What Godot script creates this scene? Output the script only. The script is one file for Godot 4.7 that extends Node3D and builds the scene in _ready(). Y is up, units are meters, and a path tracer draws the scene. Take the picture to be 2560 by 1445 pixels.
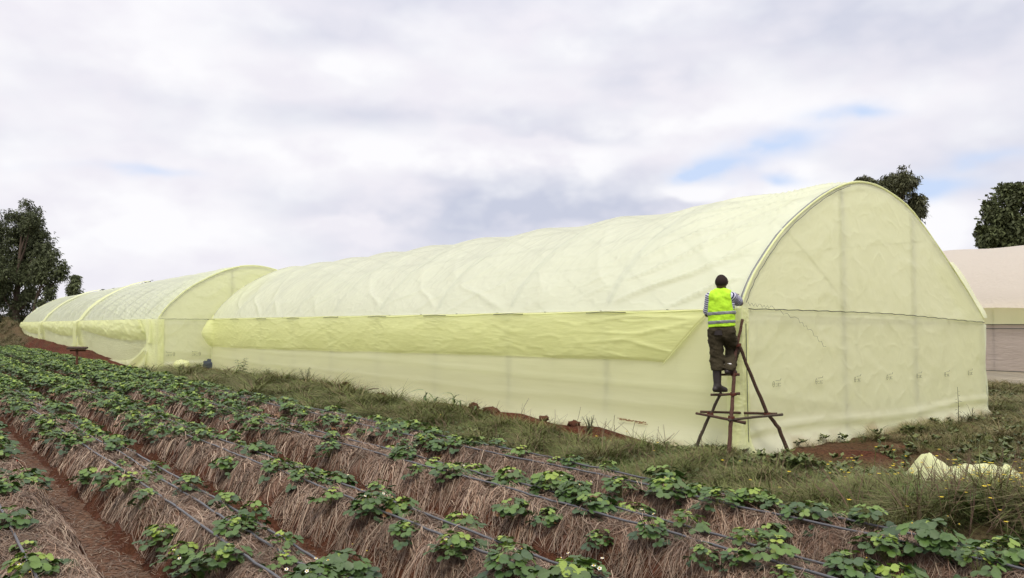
extends Node3D
# Polythene greenhouses beside a strawberry field under a bright cloudy sky.
# U runs along the greenhouses and the beds (away from the camera), V across them (away from the field).
const U := Vector3(-0.612255, 0.0, -0.790660)
const V := Vector3(0.790660, 0.0, -0.612255)
const EYE := Vector3(0.0, 1.98, 0.0)
const BED_P := [0.8, 2.1, 3.42, 4.86, 6.05]
const BED_NAME := ["fifth bed from the greenhouse", "fourth bed from the greenhouse", "third bed from the greenhouse", "second bed from the greenhouse", "first bed from the greenhouse"]
const BED_END := [30.0, 66.0, 67.0, 68.0, 68.0]
const ARCH := [Vector2(0, 2.23), Vector2(0.25, 2.62), Vector2(0.53, 2.94), Vector2(1.19, 3.52), Vector2(2.14, 4.08), Vector2(2.92, 4.41), Vector2(3.6, 4.56), Vector2(4.3, 4.55), Vector2(5.0, 4.40), Vector2(5.6, 4.18), Vector2(6.7, 3.53), Vector2(8.0, 2.66), Vector2(8.75, 2.10)]
const T0 := 7.229
const P0 := 9.967
const L0 := 25.9
const T2 := 33.9
const P2 := 8.05
const L2 := 47.0

var rng := RandomNumberGenerator.new()
var nz := FastNoiseLite.new()
var nf := FastNoiseLite.new()
var ns := FastNoiseLite.new()
var arch_pts: Array = []
var M := {}

class MB:
	var v := PackedVector3Array()
	var n := PackedVector3Array()
	var c := PackedColorArray()
	var uv := PackedVector2Array()
	var ix := PackedInt32Array()
	var own_normals := false
	func vert(a: Vector3, col: Color, t := Vector2.ZERO, nn := Vector3.ZERO) -> int:
		v.append(a)
		c.append(col)
		uv.append(t)
		n.append(nn)
		return v.size() - 1
	func tri(a: int, b: int, d: int) -> void:
		# counter-clockwise seen from outside; Godot wants the opposite
		ix.append(a)
		ix.append(d)
		ix.append(b)
	func quad(a: int, b: int, d: int, e: int) -> void:
		tri(a, b, d)
		tri(a, d, e)
	func flat_quad(a: Vector3, b: Vector3, d: Vector3, e: Vector3, col: Color) -> void:
		var k := v.size()
		vert(a, col, Vector2(0, 0))
		vert(b, col, Vector2(1, 0))
		vert(d, col, Vector2(1, 1))
		vert(e, col, Vector2(0, 1))
		quad(k, k + 1, k + 2, k + 3)
	func box(o: Vector3, x: Vector3, y: Vector3, z: Vector3, col: Color) -> void:
		# o is the centre; x, y, z are half edges, right-handed
		for f in [[x, y, z], [-x, y, -z], [z, y, -x], [-z, y, x], [x, -z, y], [x, z, -y]]:
			flat_quad(o - f[0] - f[1] + f[2], o + f[0] - f[1] + f[2], o + f[0] + f[1] + f[2], o - f[0] + f[1] + f[2], col)
	func tube(pts: Array, radii: Array, sides: int, col: Color, caps := true) -> void:
		var k := v.size()
		var side := Vector3.UP
		for i in pts.size():
			var d: Vector3 = (pts[mini(i + 1, pts.size() - 1)] - pts[maxi(i - 1, 0)]).normalized()
			if absf(d.dot(side)) > 0.95:
				side = Vector3.RIGHT if absf(d.x) < 0.8 else Vector3.BACK
			var e := d.cross(side).normalized()
			var g := e.cross(d).normalized()
			side = g
			var r: float = radii[mini(i, radii.size() - 1)]
			for j in sides:
				var a := TAU * j / sides
				vert(pts[i] + (e * cos(a) + g * sin(a)) * r, col, Vector2(float(j) / sides, float(i)))
		for i in pts.size() - 1:
			for j in sides:
				var a := k + i * sides + j
				var b := k + i * sides + (j + 1) % sides
				quad(a, b, b + sides, a + sides)
		if caps:
			var s := vert(pts[0], col)
			var t := vert(pts[pts.size() - 1], col)
			var q := k + (pts.size() - 1) * sides
			for j in sides:
				tri(s, k + (j + 1) % sides, k + j)
				tri(t, q + j, q + (j + 1) % sides)
	func grid(nu: int, nv: int, f, col, su := 1.0, sv := 1.0) -> void:
		# f(u, v) gives a point; col a colour or a function of (u, v, point)
		var k := v.size()
		for j in nv + 1:
			for i in nu + 1:
				var a: Vector3 = f.call(float(i) / nu, float(j) / nv)
				var cc: Color = col if col is Color else col.call(float(i) / nu, float(j) / nv, a)
				vert(a, cc, Vector2(su * i / nu, sv * j / nv))
		for j in nv:
			for i in nu:
				var a := k + j * (nu + 1) + i
				quad(a, a + 1, a + nu + 2, a + nu + 1)
	func add(o: MB, t: Transform3D, tint := Color.WHITE) -> void:
		var k := v.size()
		for i in o.v.size():
			vert(t * o.v[i], o.c[i] * tint, o.uv[i], (t.basis * o.n[i]))
		for i in o.ix:
			ix.append(i + k)
	func mesh(material: Material) -> ArrayMesh:
		if not own_normals:
			n.fill(Vector3.ZERO)
			for i in range(0, ix.size(), 3):
				var a := ix[i]
				var b := ix[i + 1]
				var d := ix[i + 2]
				var w := (v[d] - v[a]).cross(v[b] - v[a])
				n[a] += w
				n[b] += w
				n[d] += w
			for i in n.size():
				n[i] = n[i].normalized() if n[i].length_squared() > 1e-20 else Vector3.UP
		var arrays := []
		arrays.resize(Mesh.ARRAY_MAX)
		arrays[Mesh.ARRAY_VERTEX] = v
		arrays[Mesh.ARRAY_NORMAL] = n
		arrays[Mesh.ARRAY_COLOR] = c
		arrays[Mesh.ARRAY_TEX_UV] = uv
		arrays[Mesh.ARRAY_INDEX] = ix
		var m := ArrayMesh.new()
		m.add_surface_from_arrays(Mesh.PRIMITIVE_TRIANGLES, arrays)
		m.surface_set_material(0, material)
		return m

# ---------------------------------------------------------------- naming helpers
func thing(called: String, label: String, category: String, at := Vector3.ZERO, turn := 0.0, group := "") -> Node3D:
	var o := Node3D.new()
	o.name = called
	add_child(o, true)
	o.position = at
	o.rotation.y = turn
	tag(o, label, category, group)
	return o

func tag(o: Node, label: String, category: String, group := "") -> void:
	o.set_meta("label", label)
	if category:
		o.set_meta("category", category)
	if group:
		o.set_meta("group", group)

func part(called: String, mesh: Mesh, parent: Node) -> MeshInstance3D:
	var o := MeshInstance3D.new()
	o.name = called
	o.mesh = mesh
	parent.add_child(o, true)
	return o

func structure(called: String, mesh: Mesh) -> MeshInstance3D:
	var o := part(called, mesh, self)
	o.set_meta("kind", "structure")
	return o

func scatter(called: String, mesh: Mesh, where: Array, tint: Array, parent: Node = self) -> MultiMeshInstance3D:
	var mm := MultiMesh.new()
	mm.transform_format = MultiMesh.TRANSFORM_3D
	mm.use_colors = true
	mm.mesh = mesh
	mm.instance_count = where.size()
	for i in where.size():
		mm.set_instance_transform(i, where[i])
		mm.set_instance_color(i, tint[i])
	var o := MultiMeshInstance3D.new()
	o.name = called
	o.multimesh = mm
	parent.add_child(o, true)
	o.set_meta("kind", "stuff")
	return o

# ---------------------------------------------------------------- places
func at(t: float, p: float, y := 0.0) -> Vector3:
	return U * t + V * p + Vector3(0, y, 0)

func sm(a: float, b: float, x: float) -> float:
	return smoothstep(a, b, x)

func bump(x: float, c: float, w: float) -> float:
	var q := (x - c) / w
	return exp(-q * q)

func ground_h(t: float, p: float) -> float:
	var h := 0.02 * nz.get_noise_2d(t * 3.0, p * 3.0) + 0.012 * nz.get_noise_2d(t * 14.0 + 50.0, p * 14.0)
	h -= 0.075 * sm(-2.0, -0.5, p) * (1.0 - sm(6.5, 6.9, p)) * (1.0 - sm(64.0, 70.0, t))
	if p > 6.4:
		var rough := 0.045 * nz.get_noise_2d(t * 6.0 + 200.0, p * 6.0)
		# grassy bank between the field and the first greenhouse, and the weedy hump near the camera
		h += ((0.03 + 0.07 * sm(10.0, 14.0, t)) * sm(6.6, 7.6, p) * (1.0 - sm(9.0, 9.9, p)) * sm(3.0, 6.0, t) + rough) * (1.0 - sm(30.0, 36.0, t) * 0.6)
		h += 0.30 * bump(t, 2.9, 1.1) * bump(p, 8.0, 0.8) + 0.06 * bump(t, 3.4, 0.8) * bump(p, 9.6, 1.0)
		h += 0.13 * bump(t, 6.3, 0.55) * bump(p, 12.0, 1.25) + 0.05 * bump(t, 6.6, 0.6) * bump(p, 10.6, 0.8)
		# loose red earth thrown up against the plastic
		var clod := 1.0 + 0.6 * nz.get_noise_2d(t * 8.0, p * 8.0 + 90.0)
		h += 0.26 * bump(p, 9.45, 0.45) * sm(16.0, 20.0, t) * (1.0 - sm(24.0, 27.0, t)) * clod
		h += 0.22 * bump(p, 9.3, 0.5) * sm(25.5, 28.5, t) * (1.0 - sm(33.0, 34.5, t)) * clod
		h += (0.11 + 0.06 * sm(10.0, 12.0, t)) * bump(p, 9.6, 0.32) * sm(8.3, 9.3, t) * (1.0 - sm(15.0, 17.0, t)) * clod
		h += (0.15 + 0.45 * sm(36.0, 50.0, t) + 0.35 * sm(50.0, 72.0, t)) * bump(p, 7.75, 0.75) * sm(33.5, 36.5, t) * (0.85 + 0.15 * clod)
	h += 1.25 * sm(69.0, 100.0, t) + 0.6 * sm(78.0, 84.0, t) * bump(p, 8.0, 6.0)
	return h

func bed_h(b: int, t: float, s: float) -> float:
	var edge := absf(s) + 0.075 * nz.get_noise_2d(t * 4.2 + 31.0 * b, 40.0 * signf(s)) + 0.04 * nz.get_noise_2d(t * 11.0 + 17.0 * b, 80.0 * signf(s))
	var f := 1.0 - sm(0.17, 0.54, edge)
	var h := 0.425 * pow(maxf(f, 0.0), 0.8) - 0.11
	var lump := nz.get_noise_2d(t * 8.0 + 9.0 * b, s * 8.0)
	h += (0.068 * lump + 0.024 * nz.get_noise_2d(t * 24.0, s * 24.0 + 7.0 * b)) * sm(0.02, 0.35, f)
	return h

func wild(a: float, b: float) -> float:
	return rng.randf_range(a, b)

# ---------------------------------------------------------------- materials
func lin(r: float, g: float, b: float) -> Color:
	return Color(r, g, b).linear_to_srgb()

func make_mat(col: Color, rough: float, spec := 0.5, vertex := false) -> StandardMaterial3D:
	var m := StandardMaterial3D.new()
	m.albedo_color = col
	m.roughness = rough
	m.metallic_specular = spec
	m.vertex_color_use_as_albedo = vertex
	m.cull_mode = BaseMaterial3D.CULL_DISABLED
	return m

func noise_tex(size: int, freq: float, octaves: int, normal := 0.0, ramp: Array = [], seed_ := 3, kind := FastNoiseLite.TYPE_SIMPLEX_SMOOTH) -> NoiseTexture2D:
	var t := NoiseTexture2D.new()
	var f := FastNoiseLite.new()
	f.noise_type = kind
	f.seed = seed_
	f.frequency = freq
	f.fractal_octaves = octaves
	t.width = size
	t.height = size
	t.seamless = true
	t.generate_mipmaps = false
	if normal > 0.0:
		t.as_normal_map = true
		t.bump_strength = normal
	elif ramp.size():
		var g := Gradient.new()
		g.offsets = PackedFloat32Array([0.0, 0.5, 1.0])
		g.colors = PackedColorArray(ramp)
		t.color_ramp = g
	t.noise = f
	return t

func crease_image(w: int, h: int, sx: float, sy: float, ridged: float, seed_: int) -> ImageTexture:
	# height of crumpled film: long soft creases, tiled by mirroring, as a normal map
	var f := FastNoiseLite.new()
	f.seed = seed_
	f.frequency = 1.0
	f.fractal_octaves = 3
	var im := Image.create_empty(w, h, false, Image.FORMAT_RGBA8)
	for y in h:
		for x in w:
			var fx := absf(2.0 * x / w - 1.0)
			var fy := absf(2.0 * y / h - 1.0)
			var a := f.get_noise_2d(fx * sx, fy * sy)
			var r := 1.0 - absf(f.get_noise_2d(fx * sx * 0.7 + 60.0, fy * sy * 0.7)) * 3.0
			var q := clampf(0.5 + 0.5 * a * (1.0 - ridged) + ridged * 0.5 * maxf(r, 0.0), 0.0, 1.0)
			im.set_pixel(x, y, Color(q, q, q))
	im.bump_map_to_normal_map(6.0)
	return ImageTexture.create_from_image(im)

func film_mat(col: Color, alpha: float, back: Color, tex: Texture2D, scale: Vector3, strength: float, rough := 0.34) -> StandardMaterial3D:
	var m := make_mat(Color(col.r, col.g, col.b, alpha), rough, 0.5)
	m.transparency = BaseMaterial3D.TRANSPARENCY_ALPHA
	m.backlight_enabled = true
	m.backlight = back
	if tex:
		m.normal_enabled = true
		m.normal_texture = tex
		m.normal_scale = strength
		m.uv1_scale = scale
	return m

func make_materials() -> void:
	var crease := crease_image(384, 384, 5.0, 16.0, 0.35, 5)
	var fold := crease_image(384, 384, 7.0, 9.0, 0.6, 9)
	var back := Color(0.98, 0.98, 0.86)
	M.roof = film_mat(lin(0.925, 0.985, 0.77), 0.92, back, fold, Vector3(0.10, 0.10, 1), 0.2, 0.27)
	M.curtain = film_mat(lin(0.925, 0.975, 0.485), 0.97, back, crease, Vector3(0.2, 0.4, 1), 0.22, 0.36)
	M.wall = film_mat(lin(0.96, 0.985, 0.67), 0.90, back, crease, Vector3(0.10, 0.3, 1), 0.06, 0.4)
	M.gable = film_mat(lin(0.965, 0.985, 0.73), 0.91, back, fold, Vector3(0.12, 0.12, 1), 0.12, 0.4)
	M.edge = film_mat(lin(0.94, 0.985, 0.55), 0.97, back, fold, Vector3(0.5, 0.5, 1), 0.5, 0.36)
	M.roof2 = film_mat(lin(0.93, 0.985, 0.78), 0.88, back, fold, Vector3(0.16, 0.2, 1), 0.4, 0.3)
	M.roof2.vertex_color_use_as_albedo = true
	M.wall.vertex_color_use_as_albedo = true
	M.gable.vertex_color_use_as_albedo = true
	M.net = film_mat(lin(0.84, 0.87, 0.52), 0.88, back, crease, Vector3(0.2, 0.4, 1), 0.5, 0.5)
	M.pink_roof = film_mat(lin(0.70, 0.635, 0.54), 0.96, Color(0.9, 0.86, 0.8), fold, Vector3(0.2, 0.2, 1), 0.3, 0.5)
	M.pink_net = film_mat(lin(0.52, 0.45, 0.41), 0.85, Color(0.8, 0.75, 0.7), crease, Vector3(0.2, 0.4, 1), 0.3, 0.7)
	M.pink_skirt = film_mat(lin(0.72, 0.66, 0.54), 0.96, Color(0.8, 0.75, 0.7), crease, Vector3(0.2, 0.4, 1), 0.5, 0.5)
	M.pipe = make_mat(lin(0.20, 0.205, 0.19), 0.5)
	M.pipe.metallic = 0.5
	M.dark_wire = make_mat(lin(0.07, 0.08, 0.06), 0.6)
	M.print = make_mat(lin(0.24, 0.25, 0.16), 0.7)
	M.ground = make_mat(Color.WHITE, 0.95, 0.2, true)
	M.ground.albedo_texture = noise_tex(512, 0.02, 5, 0.0, [Color(0.42, 0.42, 0.42), Color(0.86, 0.85, 0.84), Color(1, 1, 1)], 11)
	M.ground.uv1_triplanar = true
	M.ground.uv1_world_triplanar = true
	M.ground.uv1_scale = Vector3(1.3, 1.3, 1.3)
	M.ground.normal_enabled = true
	M.ground.normal_texture = noise_tex(512, 0.03, 5, 14.0, [], 12)
	M.bed = M.ground.duplicate()
	M.bed.uv1_scale = Vector3(2.2, 2.2, 2.2)
	M.straw = make_mat(Color.WHITE, 0.75, 0.35, true)
	M.leaf = make_mat(Color.WHITE, 0.48, 0.5, true)
	M.leaf.backlight_enabled = true
	M.leaf.backlight = Color(0.35, 0.42, 0.2)
	M.grass = make_mat(Color.WHITE, 0.7, 0.3, true)
	M.grass.backlight_enabled = true
	M.grass.backlight = Color(0.3, 0.34, 0.2)
	M.petal = make_mat(Color.WHITE, 0.6, 0.3, true)
	M.hose = make_mat(lin(0.075, 0.075, 0.082), 0.36, 0.6)
	M.bark = make_mat(Color.WHITE, 0.9, 0.2, true)
	M.bark.normal_enabled = true
	M.bark.normal_texture = noise_tex(256, 0.05, 4, 10.0, [], 14)
	M.bark.uv1_triplanar = true
	M.bark.uv1_scale = Vector3(5, 1.4, 5)
	M.crown = make_mat(Color.WHITE, 0.6, 0.3, true)
	M.skin = make_mat(lin(0.085, 0.046, 0.033), 0.5)
	M.hair = make_mat(lin(0.034, 0.024, 0.021), 0.85, 0.2)
	M.vest = make_mat(lin(0.52, 0.88, 0.045), 0.7, 0.3)
	M.vest.normal_enabled = true
	M.vest.normal_texture = noise_tex(256, 0.02, 3, 2.0, [], 15)
	M.vest.normal_scale = 1.6
	M.vest.uv1_triplanar = true
	M.vest.uv1_scale = Vector3(2.5, 1.2, 2.5)
	M.band = make_mat(lin(0.23, 0.24, 0.25), 0.45, 0.6)
	M.trousers = make_mat(lin(0.058, 0.048, 0.029), 0.85, 0.2)
	M.trousers.normal_enabled = true
	M.trousers.normal_texture = noise_tex(256, 0.02, 3, 5.0, [], 16)
	M.trousers.uv1_triplanar = true
	M.trousers.uv1_scale = Vector3(3, 2.0, 3)
	M.boot = make_mat(lin(0.026, 0.019, 0.017), 0.5)
	M.sock = make_mat(lin(0.75, 0.74, 0.72), 0.8)
	var stripes := Image.create_empty(8, 64, false, Image.FORMAT_RGBA8)
	stripes.fill(Color(0.80, 0.80, 0.86))
	stripes.fill_rect(Rect2i(0, 0, 8, 26), Color(0.13, 0.14, 0.30))
	M.shirt = make_mat(Color.WHITE, 0.85, 0.2)
	M.shirt.albedo_texture = ImageTexture.create_from_image(stripes)
	M.tarp = make_mat(lin(0.03, 0.04, 0.07), 0.5)

# ---------------------------------------------------------------- sky
func sky_picture() -> ImageTexture:
	var w := 3072
	var h := 1536
	var f := FastNoiseLite.new()
	f.seed = 21
	f.frequency = 1.0
	f.fractal_octaves = 5
	f.fractal_gain = 0.52
	var im := Image.create_empty(w, h, false, Image.FORMAT_RGBF)
	# soft masses of cloud and gaps: azimuth, height, half width, half height (degrees), kind (-1 grey, 1 white, 2 gap), amount
	var masses := [
		[3.0, 8.6, 12.0, 2.5, -1, 1.25], [-8.0, 5.5, 9.0, 2.0, -1, 0.6], [-8.5, 15.0, 10.0, 1.0, -1, 0.7], [8.0, 17.3, 6.0, 1.4, -1, 0.6], [-15.0, 19.6, 7.0, 1.6, -1, 0.4], [5.0, 13.4, 5.0, 0.9, -1, 0.45],
		[13.0, 8.0, 4.0, 1.2, -1, 0.4], [26.0, 19.0, 9.0, 3.0, -1, 0.4], [-29.0, 5.4, 6.0, 1.2, -1, 0.4], [-18.0, 9.4, 5.0, 1.4, -1, 0.35],
		[-7.5, 12.4, 10.0, 0.9, 1, 0.9], [4.0, 12.2, 5.0, 0.7, 1, 0.8], [-25.0, 7.0, 6.0, 2.2, 1, 0.6], [-12.5, 7.0, 2.4, 0.55, 1, 1.1], [19.0, 8.9, 5.0, 0.9, 1, 1.0], [13.0, 9.3, 2.0, 0.7, 1, 0.7],
		[15.0, 14.2, 5.0, 1.0, 1, 0.6], [29.0, 6.3, 4.0, 1.8, 1, 0.9], [-25.0, 17.2, 5.0, 1.4, 1, 0.5], [-12.0, 18.6, 4.0, 0.9, 1, 0.5], [20.5, 10.9, 3.0, 0.6, 1, 0.5],
		[23.2, 13.9, 2.4, 0.55, 2, 0.8], [18.5, 12.4, 2.6, 0.75, 2, 0.95], [15.0, 11.2, 2.2, 0.65, 2, 0.85], [29.0, 9.2, 3.0, 0.6, 2, 0.8], [-27.0, 9.9, 2.6, 0.35, 2, 0.65], [18.5, 10.0, 2.2, 0.4, 2, 0.6], [32.0, 10.6, 2.4, 0.5, 2, 0.5],
	]
	for y in h:
		var el := 90.0 - (y + 0.5) * 180.0 / h
		if el < -1.0:
			for x in w:
				im.set_pixel(x, y, Color(0.42, 0.40, 0.36))
			continue
		var ce := cos(deg_to_rad(el))
		var se := sin(deg_to_rad(el))
		for x in w:
			var az := wrapf((x + 0.5) / w * 360.0, -180.0, 180.0)
			var a := deg_to_rad(az)
			var dx0 := sin(a) * ce
			var dz0 := cos(a) * ce
			var n1 := f.get_noise_3d(dx0 * 2.0 + 3.0, se * 5.5, dz0 * 2.0)
			var n2 := f.get_noise_3d(dx0 * 6.5 + 40.0, se * 12.0, dz0 * 6.5)
			var grey := 0.14 + 0.85 * n1 + 0.45 * n2
			var white := 0.28 - 0.5 * n1 + 1.1 * n2
			var gap := 0.0
			if absf(az) < 52.0 and el < 30.0:
				var wx := az + 3.5 * n2 + 2.0 * n1
				var wy := el + 0.9 * n2 + 0.4 * n1
				for m in masses:
					var dx: float = (wx - m[0]) / m[2]
					var dy: float = (wy - m[1]) / m[3]
					var d := dx * dx + dy * dy
					if d > 5.0:
						continue
					var e: float = exp(-d) * m[5]
					if m[4] == -1:
						grey += e * (0.9 + 0.7 * n2)
						white -= e * 0.4
					elif m[4] == 1:
						white += e * (0.9 + 1.4 * n2)
						grey -= e * 0.6
					else:
						gap += e * (1.15 + 1.3 * n2)
			else:
				gap = maxf(0.0, 1.6 * f.get_noise_3d(dx0 * 3.0 + 90.0, se * 8.0, dz0 * 3.0) - 0.55)
			grey = clampf(grey, 0.0, 1.0)
			white = clampf(white, 0.0, 1.0)
			gap = clampf(gap * 1.15, 0.0, 0.95)
			var col := Vector3(0.86, 0.84, 0.905)
			col = col.lerp(Vector3(0.57, 0.605, 0.735), grey * 0.95)
			col = col.lerp(Vector3(0.985, 0.98, 1.0), white * 0.85)
			col = col.lerp(Vector3(0.58, 0.71, 0.95), gap)
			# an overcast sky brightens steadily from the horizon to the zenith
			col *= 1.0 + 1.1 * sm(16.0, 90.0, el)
			im.set_pixel(x, y, Color(col.x, col.y, col.z))
	return ImageTexture.create_from_image(im)

func camera_and_light() -> void:
	var cam := Camera3D.new()
	cam.name = "camera"
	add_child(cam, true)
	cam.position = EYE
	cam.rotation_degrees = Vector3(2.63, 0, 0)
	cam.fov = rad_to_deg(2.0 * atan(722.5 / 1950.0))
	cam.near = 0.1
	cam.far = 3000.0
	cam.current = true
	var e := Environment.new()
	e.background_mode = Environment.BG_SKY
	var s := Sky.new()
	var p := PanoramaSkyMaterial.new()
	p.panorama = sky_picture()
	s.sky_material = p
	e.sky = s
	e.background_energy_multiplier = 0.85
	e.tonemap_mode = Environment.TONE_MAPPER_LINEAR
	e.tonemap_exposure = 1.2
	e.sdfgi_enabled = true
	e.ssao_enabled = true
	e.ssil_enabled = true
	var we := WorldEnvironment.new()
	we.name = "world_environment"
	we.environment = e
	add_child(we, true)
	var sun := DirectionalLight3D.new()
	sun.name = "sun"
	add_child(sun, true)
	sun.rotation_degrees = Vector3(-60, -8, 0)
	sun.light_energy = 0.5
	sun.light_color = Color(1.0, 0.965, 0.91)
	sun.light_angular_distance = 16.0
	sun.shadow_enabled = true

func _ready() -> void:
	rng.seed = 7
	nz.seed = 4
	nz.frequency = 0.25
	nz.fractal_octaves = 2
	ns.seed = 18
	ns.frequency = 1.0
	ns.fractal_type = FastNoiseLite.FRACTAL_NONE
	nf.seed = 8
	nf.frequency = 1.0
	nf.fractal_octaves = 3
	camera_and_light()
	make_materials()
	make_ground()
	make_greenhouses()
	make_beds()
	make_trees()
	make_ladder()
	make_person()
	make_small_things()
	make_strawberries()
	make_weeds()

# ---------------------------------------------------------------- ground
func spaced(stops: Array) -> PackedFloat32Array:
	# stops: [from, to, step] runs, then the last value
	var out := PackedFloat32Array()
	for s in stops:
		var k := int(round((s[1] - s[0]) / s[2]))
		for i in k:
			out.append(s[0] + (s[1] - s[0]) * i / k)
	out.append(stops[stops.size() - 1][1])
	return out

func red_earth(t: float, p: float) -> float:
	var e := 0.0
	e += bump(t, 6.45, 0.62) * bump(p, 11.6, 1.35) * 1.5
	e += bump(p, 9.5, 0.5) * sm(16.5, 19.0, t) * (1.0 - sm(24.0, 28.0, t)) * 1.3
	e += bump(p, 9.3, 0.7) * sm(26.0, 29.0, t) * 1.3
	e += 1.5 * bump(p, 9.6, 0.45) * sm(7.8, 8.8, t) * (1.0 - sm(17.0, 19.0, t)) * 1.5
	e += bump(p, 7.7, 1.0) * sm(30.0, 34.0, t) * 1.3 * (1.0 - sm(66.0, 74.0, t))
	e += 0.5 * bump(t, 3.0, 0.8) * bump(p, 8.0, 0.5)
	return clampf(e * (1.0 + 0.9 * nz.get_noise_2d(t * 5.0, p * 5.0 + 33.0)), 0.0, 1.0)

func ground_colour(t: float, p: float) -> Color:
	var n1 := nz.get_noise_2d(t * 3.0 + 11.0, p * 3.0)
	var n2 := nz.get_noise_2d(t * 13.0, p * 13.0 + 71.0)
	var soil := Color(0.15, 0.068, 0.040).lerp(Color(0.21, 0.125, 0.082), clampf(0.5 + 1.3 * n1, 0, 1))
	var turf := Color(0.10, 0.085, 0.040).lerp(Color(0.17, 0.125, 0.07), clampf(0.5 + 1.2 * n1 + 0.6 * n2, 0, 1))
	var red := Color(0.155, 0.055, 0.032).lerp(Color(0.11, 0.042, 0.026), clampf(0.5 + 1.5 * n2, 0, 1))
	var c := soil.lerp(turf, sm(6.5, 6.8, p + 0.2 * n1))
	c = c.lerp(Color(0.21, 0.165, 0.085), sm(13.0, 17.0, p) * (0.7 + 0.5 * n2))
	c = c.lerp(turf, sm(66.0, 70.0, t))
	c = c.lerp(red, red_earth(t, p))
	if t > T0 and t < T0 + L0 and p > P0 and p < P0 + 8.7:
		c = Color(0.22, 0.14, 0.10)
	return c

func make_ground() -> void:
	var ts := spaced([[-900, -100, 200], [-100, -10, 15], [-10, 0, 1], [0, 16, 0.09], [16, 40, 0.22], [40, 100, 0.7], [100, 200, 10], [200, 1500, 130]])
	var ps := spaced([[-900, -100, 160], [-100, -6, 12], [-6, -0.4, 0.4], [-0.4, 14, 0.09], [14, 34, 0.5], [34, 100, 6], [100, 1300, 120]])
	var m := MB.new()
	for p in ps:
		for t in ts:
			m.vert(at(t, p, ground_h(t, p)), ground_colour(t, p), Vector2(t, p))
	var nt := ts.size()
	for j in ps.size() - 1:
		for i in nt - 1:
			var a := j * nt + i
			m.quad(a, a + nt, a + nt + 1, a + 1)
	structure("ground", m.mesh(M.ground))

# ---------------------------------------------------------------- greenhouses
func catmull(pts: Array, per: int) -> Array:
	var out := []
	for i in pts.size() - 1:
		var a: Vector2 = pts[maxi(i - 1, 0)]
		var b: Vector2 = pts[i]
		var c: Vector2 = pts[i + 1]
		var d: Vector2 = pts[mini(i + 2, pts.size() - 1)]
		for k in per:
			out.append(b.cubic_interpolate(c, a, d, float(k) / per))
	out.append(pts[pts.size() - 1])
	return out

func arch_at(s: float) -> Vector2:
	var x := clampf(s, 0, 1) * (arch_pts.size() - 1)
	var i := mini(int(x), arch_pts.size() - 2)
	return (arch_pts[i] as Vector2).lerp(arch_pts[i + 1], x - i)

func arch_out(s: float) -> Vector2:
	var d := arch_at(s + 0.01) - arch_at(s - 0.01)
	return Vector2(-d.y, d.x).normalized()

func arch_top(w: float) -> float:
	for i in arch_pts.size() - 1:
		if arch_pts[i + 1].x >= w:
			var q: float = (w - arch_pts[i].x) / maxf(arch_pts[i + 1].x - arch_pts[i].x, 0.0001)
			return lerpf(arch_pts[i].y, arch_pts[i + 1].y, clampf(q, 0, 1))
	return arch_pts[arch_pts.size() - 1].y

func ridge(x: float, y: float) -> float:
	var q := maxf(0.0, 1.0 - 3.2 * absf(ns.get_noise_2d(x, y)))
	return q * q

func pipe(called: String, pts: Array, r: float, parent: Node, mat: Material = null) -> void:
	var m := MB.new()
	m.tube(pts, [r], 6, Color.WHITE)
	part(called, m.mesh(mat if mat else M.pipe), parent)

func arch_points(z: float, off: float) -> Array:
	var pts := []
	for i in 29:
		var s := 0.035 + 0.93 * i / 28.0
		var a := arch_at(s) + arch_out(s) * off
		pts.append(Vector3(a.x, a.y, z))
	return pts

func greenhouse_frame(g: Node3D, length: float, bays: int, gap := 0.008) -> void:
	for k in bays + 1:
		var z := -length * k / bays
		z += 0.0 if k > 0 else -0.04
		pipe("arch_rib", arch_points(z, -gap), 0.030, g)
		pipe("side_post", [Vector3(0.045, -0.2, z), Vector3(0.045, 2.2, z)], 0.027, g)
		pipe("side_post", [Vector3(8.69, -0.2, z), Vector3(8.69, 2.06, z)], 0.027, g)
	pipe("ridge_pipe", [Vector3(3.95, 4.47, -0.1), Vector3(3.95, 4.47, -length + 0.1)], 0.022, g)
	pipe("eave_pipe", [Vector3(0.05, 2.17, -0.06), Vector3(0.05, 2.17, -length + 0.06)], 0.025, g)
	pipe("eave_pipe", [Vector3(8.68, 2.02, -0.06), Vector3(8.68, 2.02, -length + 0.06)], 0.025, g)
	for w in [1.75, 6.25]:
		pipe("purlin", [Vector3(w, arch_top(w) - 0.14, -0.1), Vector3(w, arch_top(w) - 0.14, -length + 0.1)], 0.018, g)
	for z in [-0.034, -length + 0.055]:
		for w in [2.96, 5.57]:
			pipe("gable_post", [Vector3(w, -0.2, z), Vector3(w, arch_top(w) - 0.06, z)], 0.03, g)
		pipe("gable_beam", [Vector3(0.05, 2.14, z - 0.06), Vector3(8.68, 2.0, z - 0.06)], 0.025, g)

func gable_line(w: float) -> float:
	# the lock channel across the gable, sagging slightly
	return 2.225 - 0.016 * w + 0.035 * sin(PI * clampf(w / 8.7, 0, 1)) - (0.05 * sm(4.0, 8.7, w))

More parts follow.
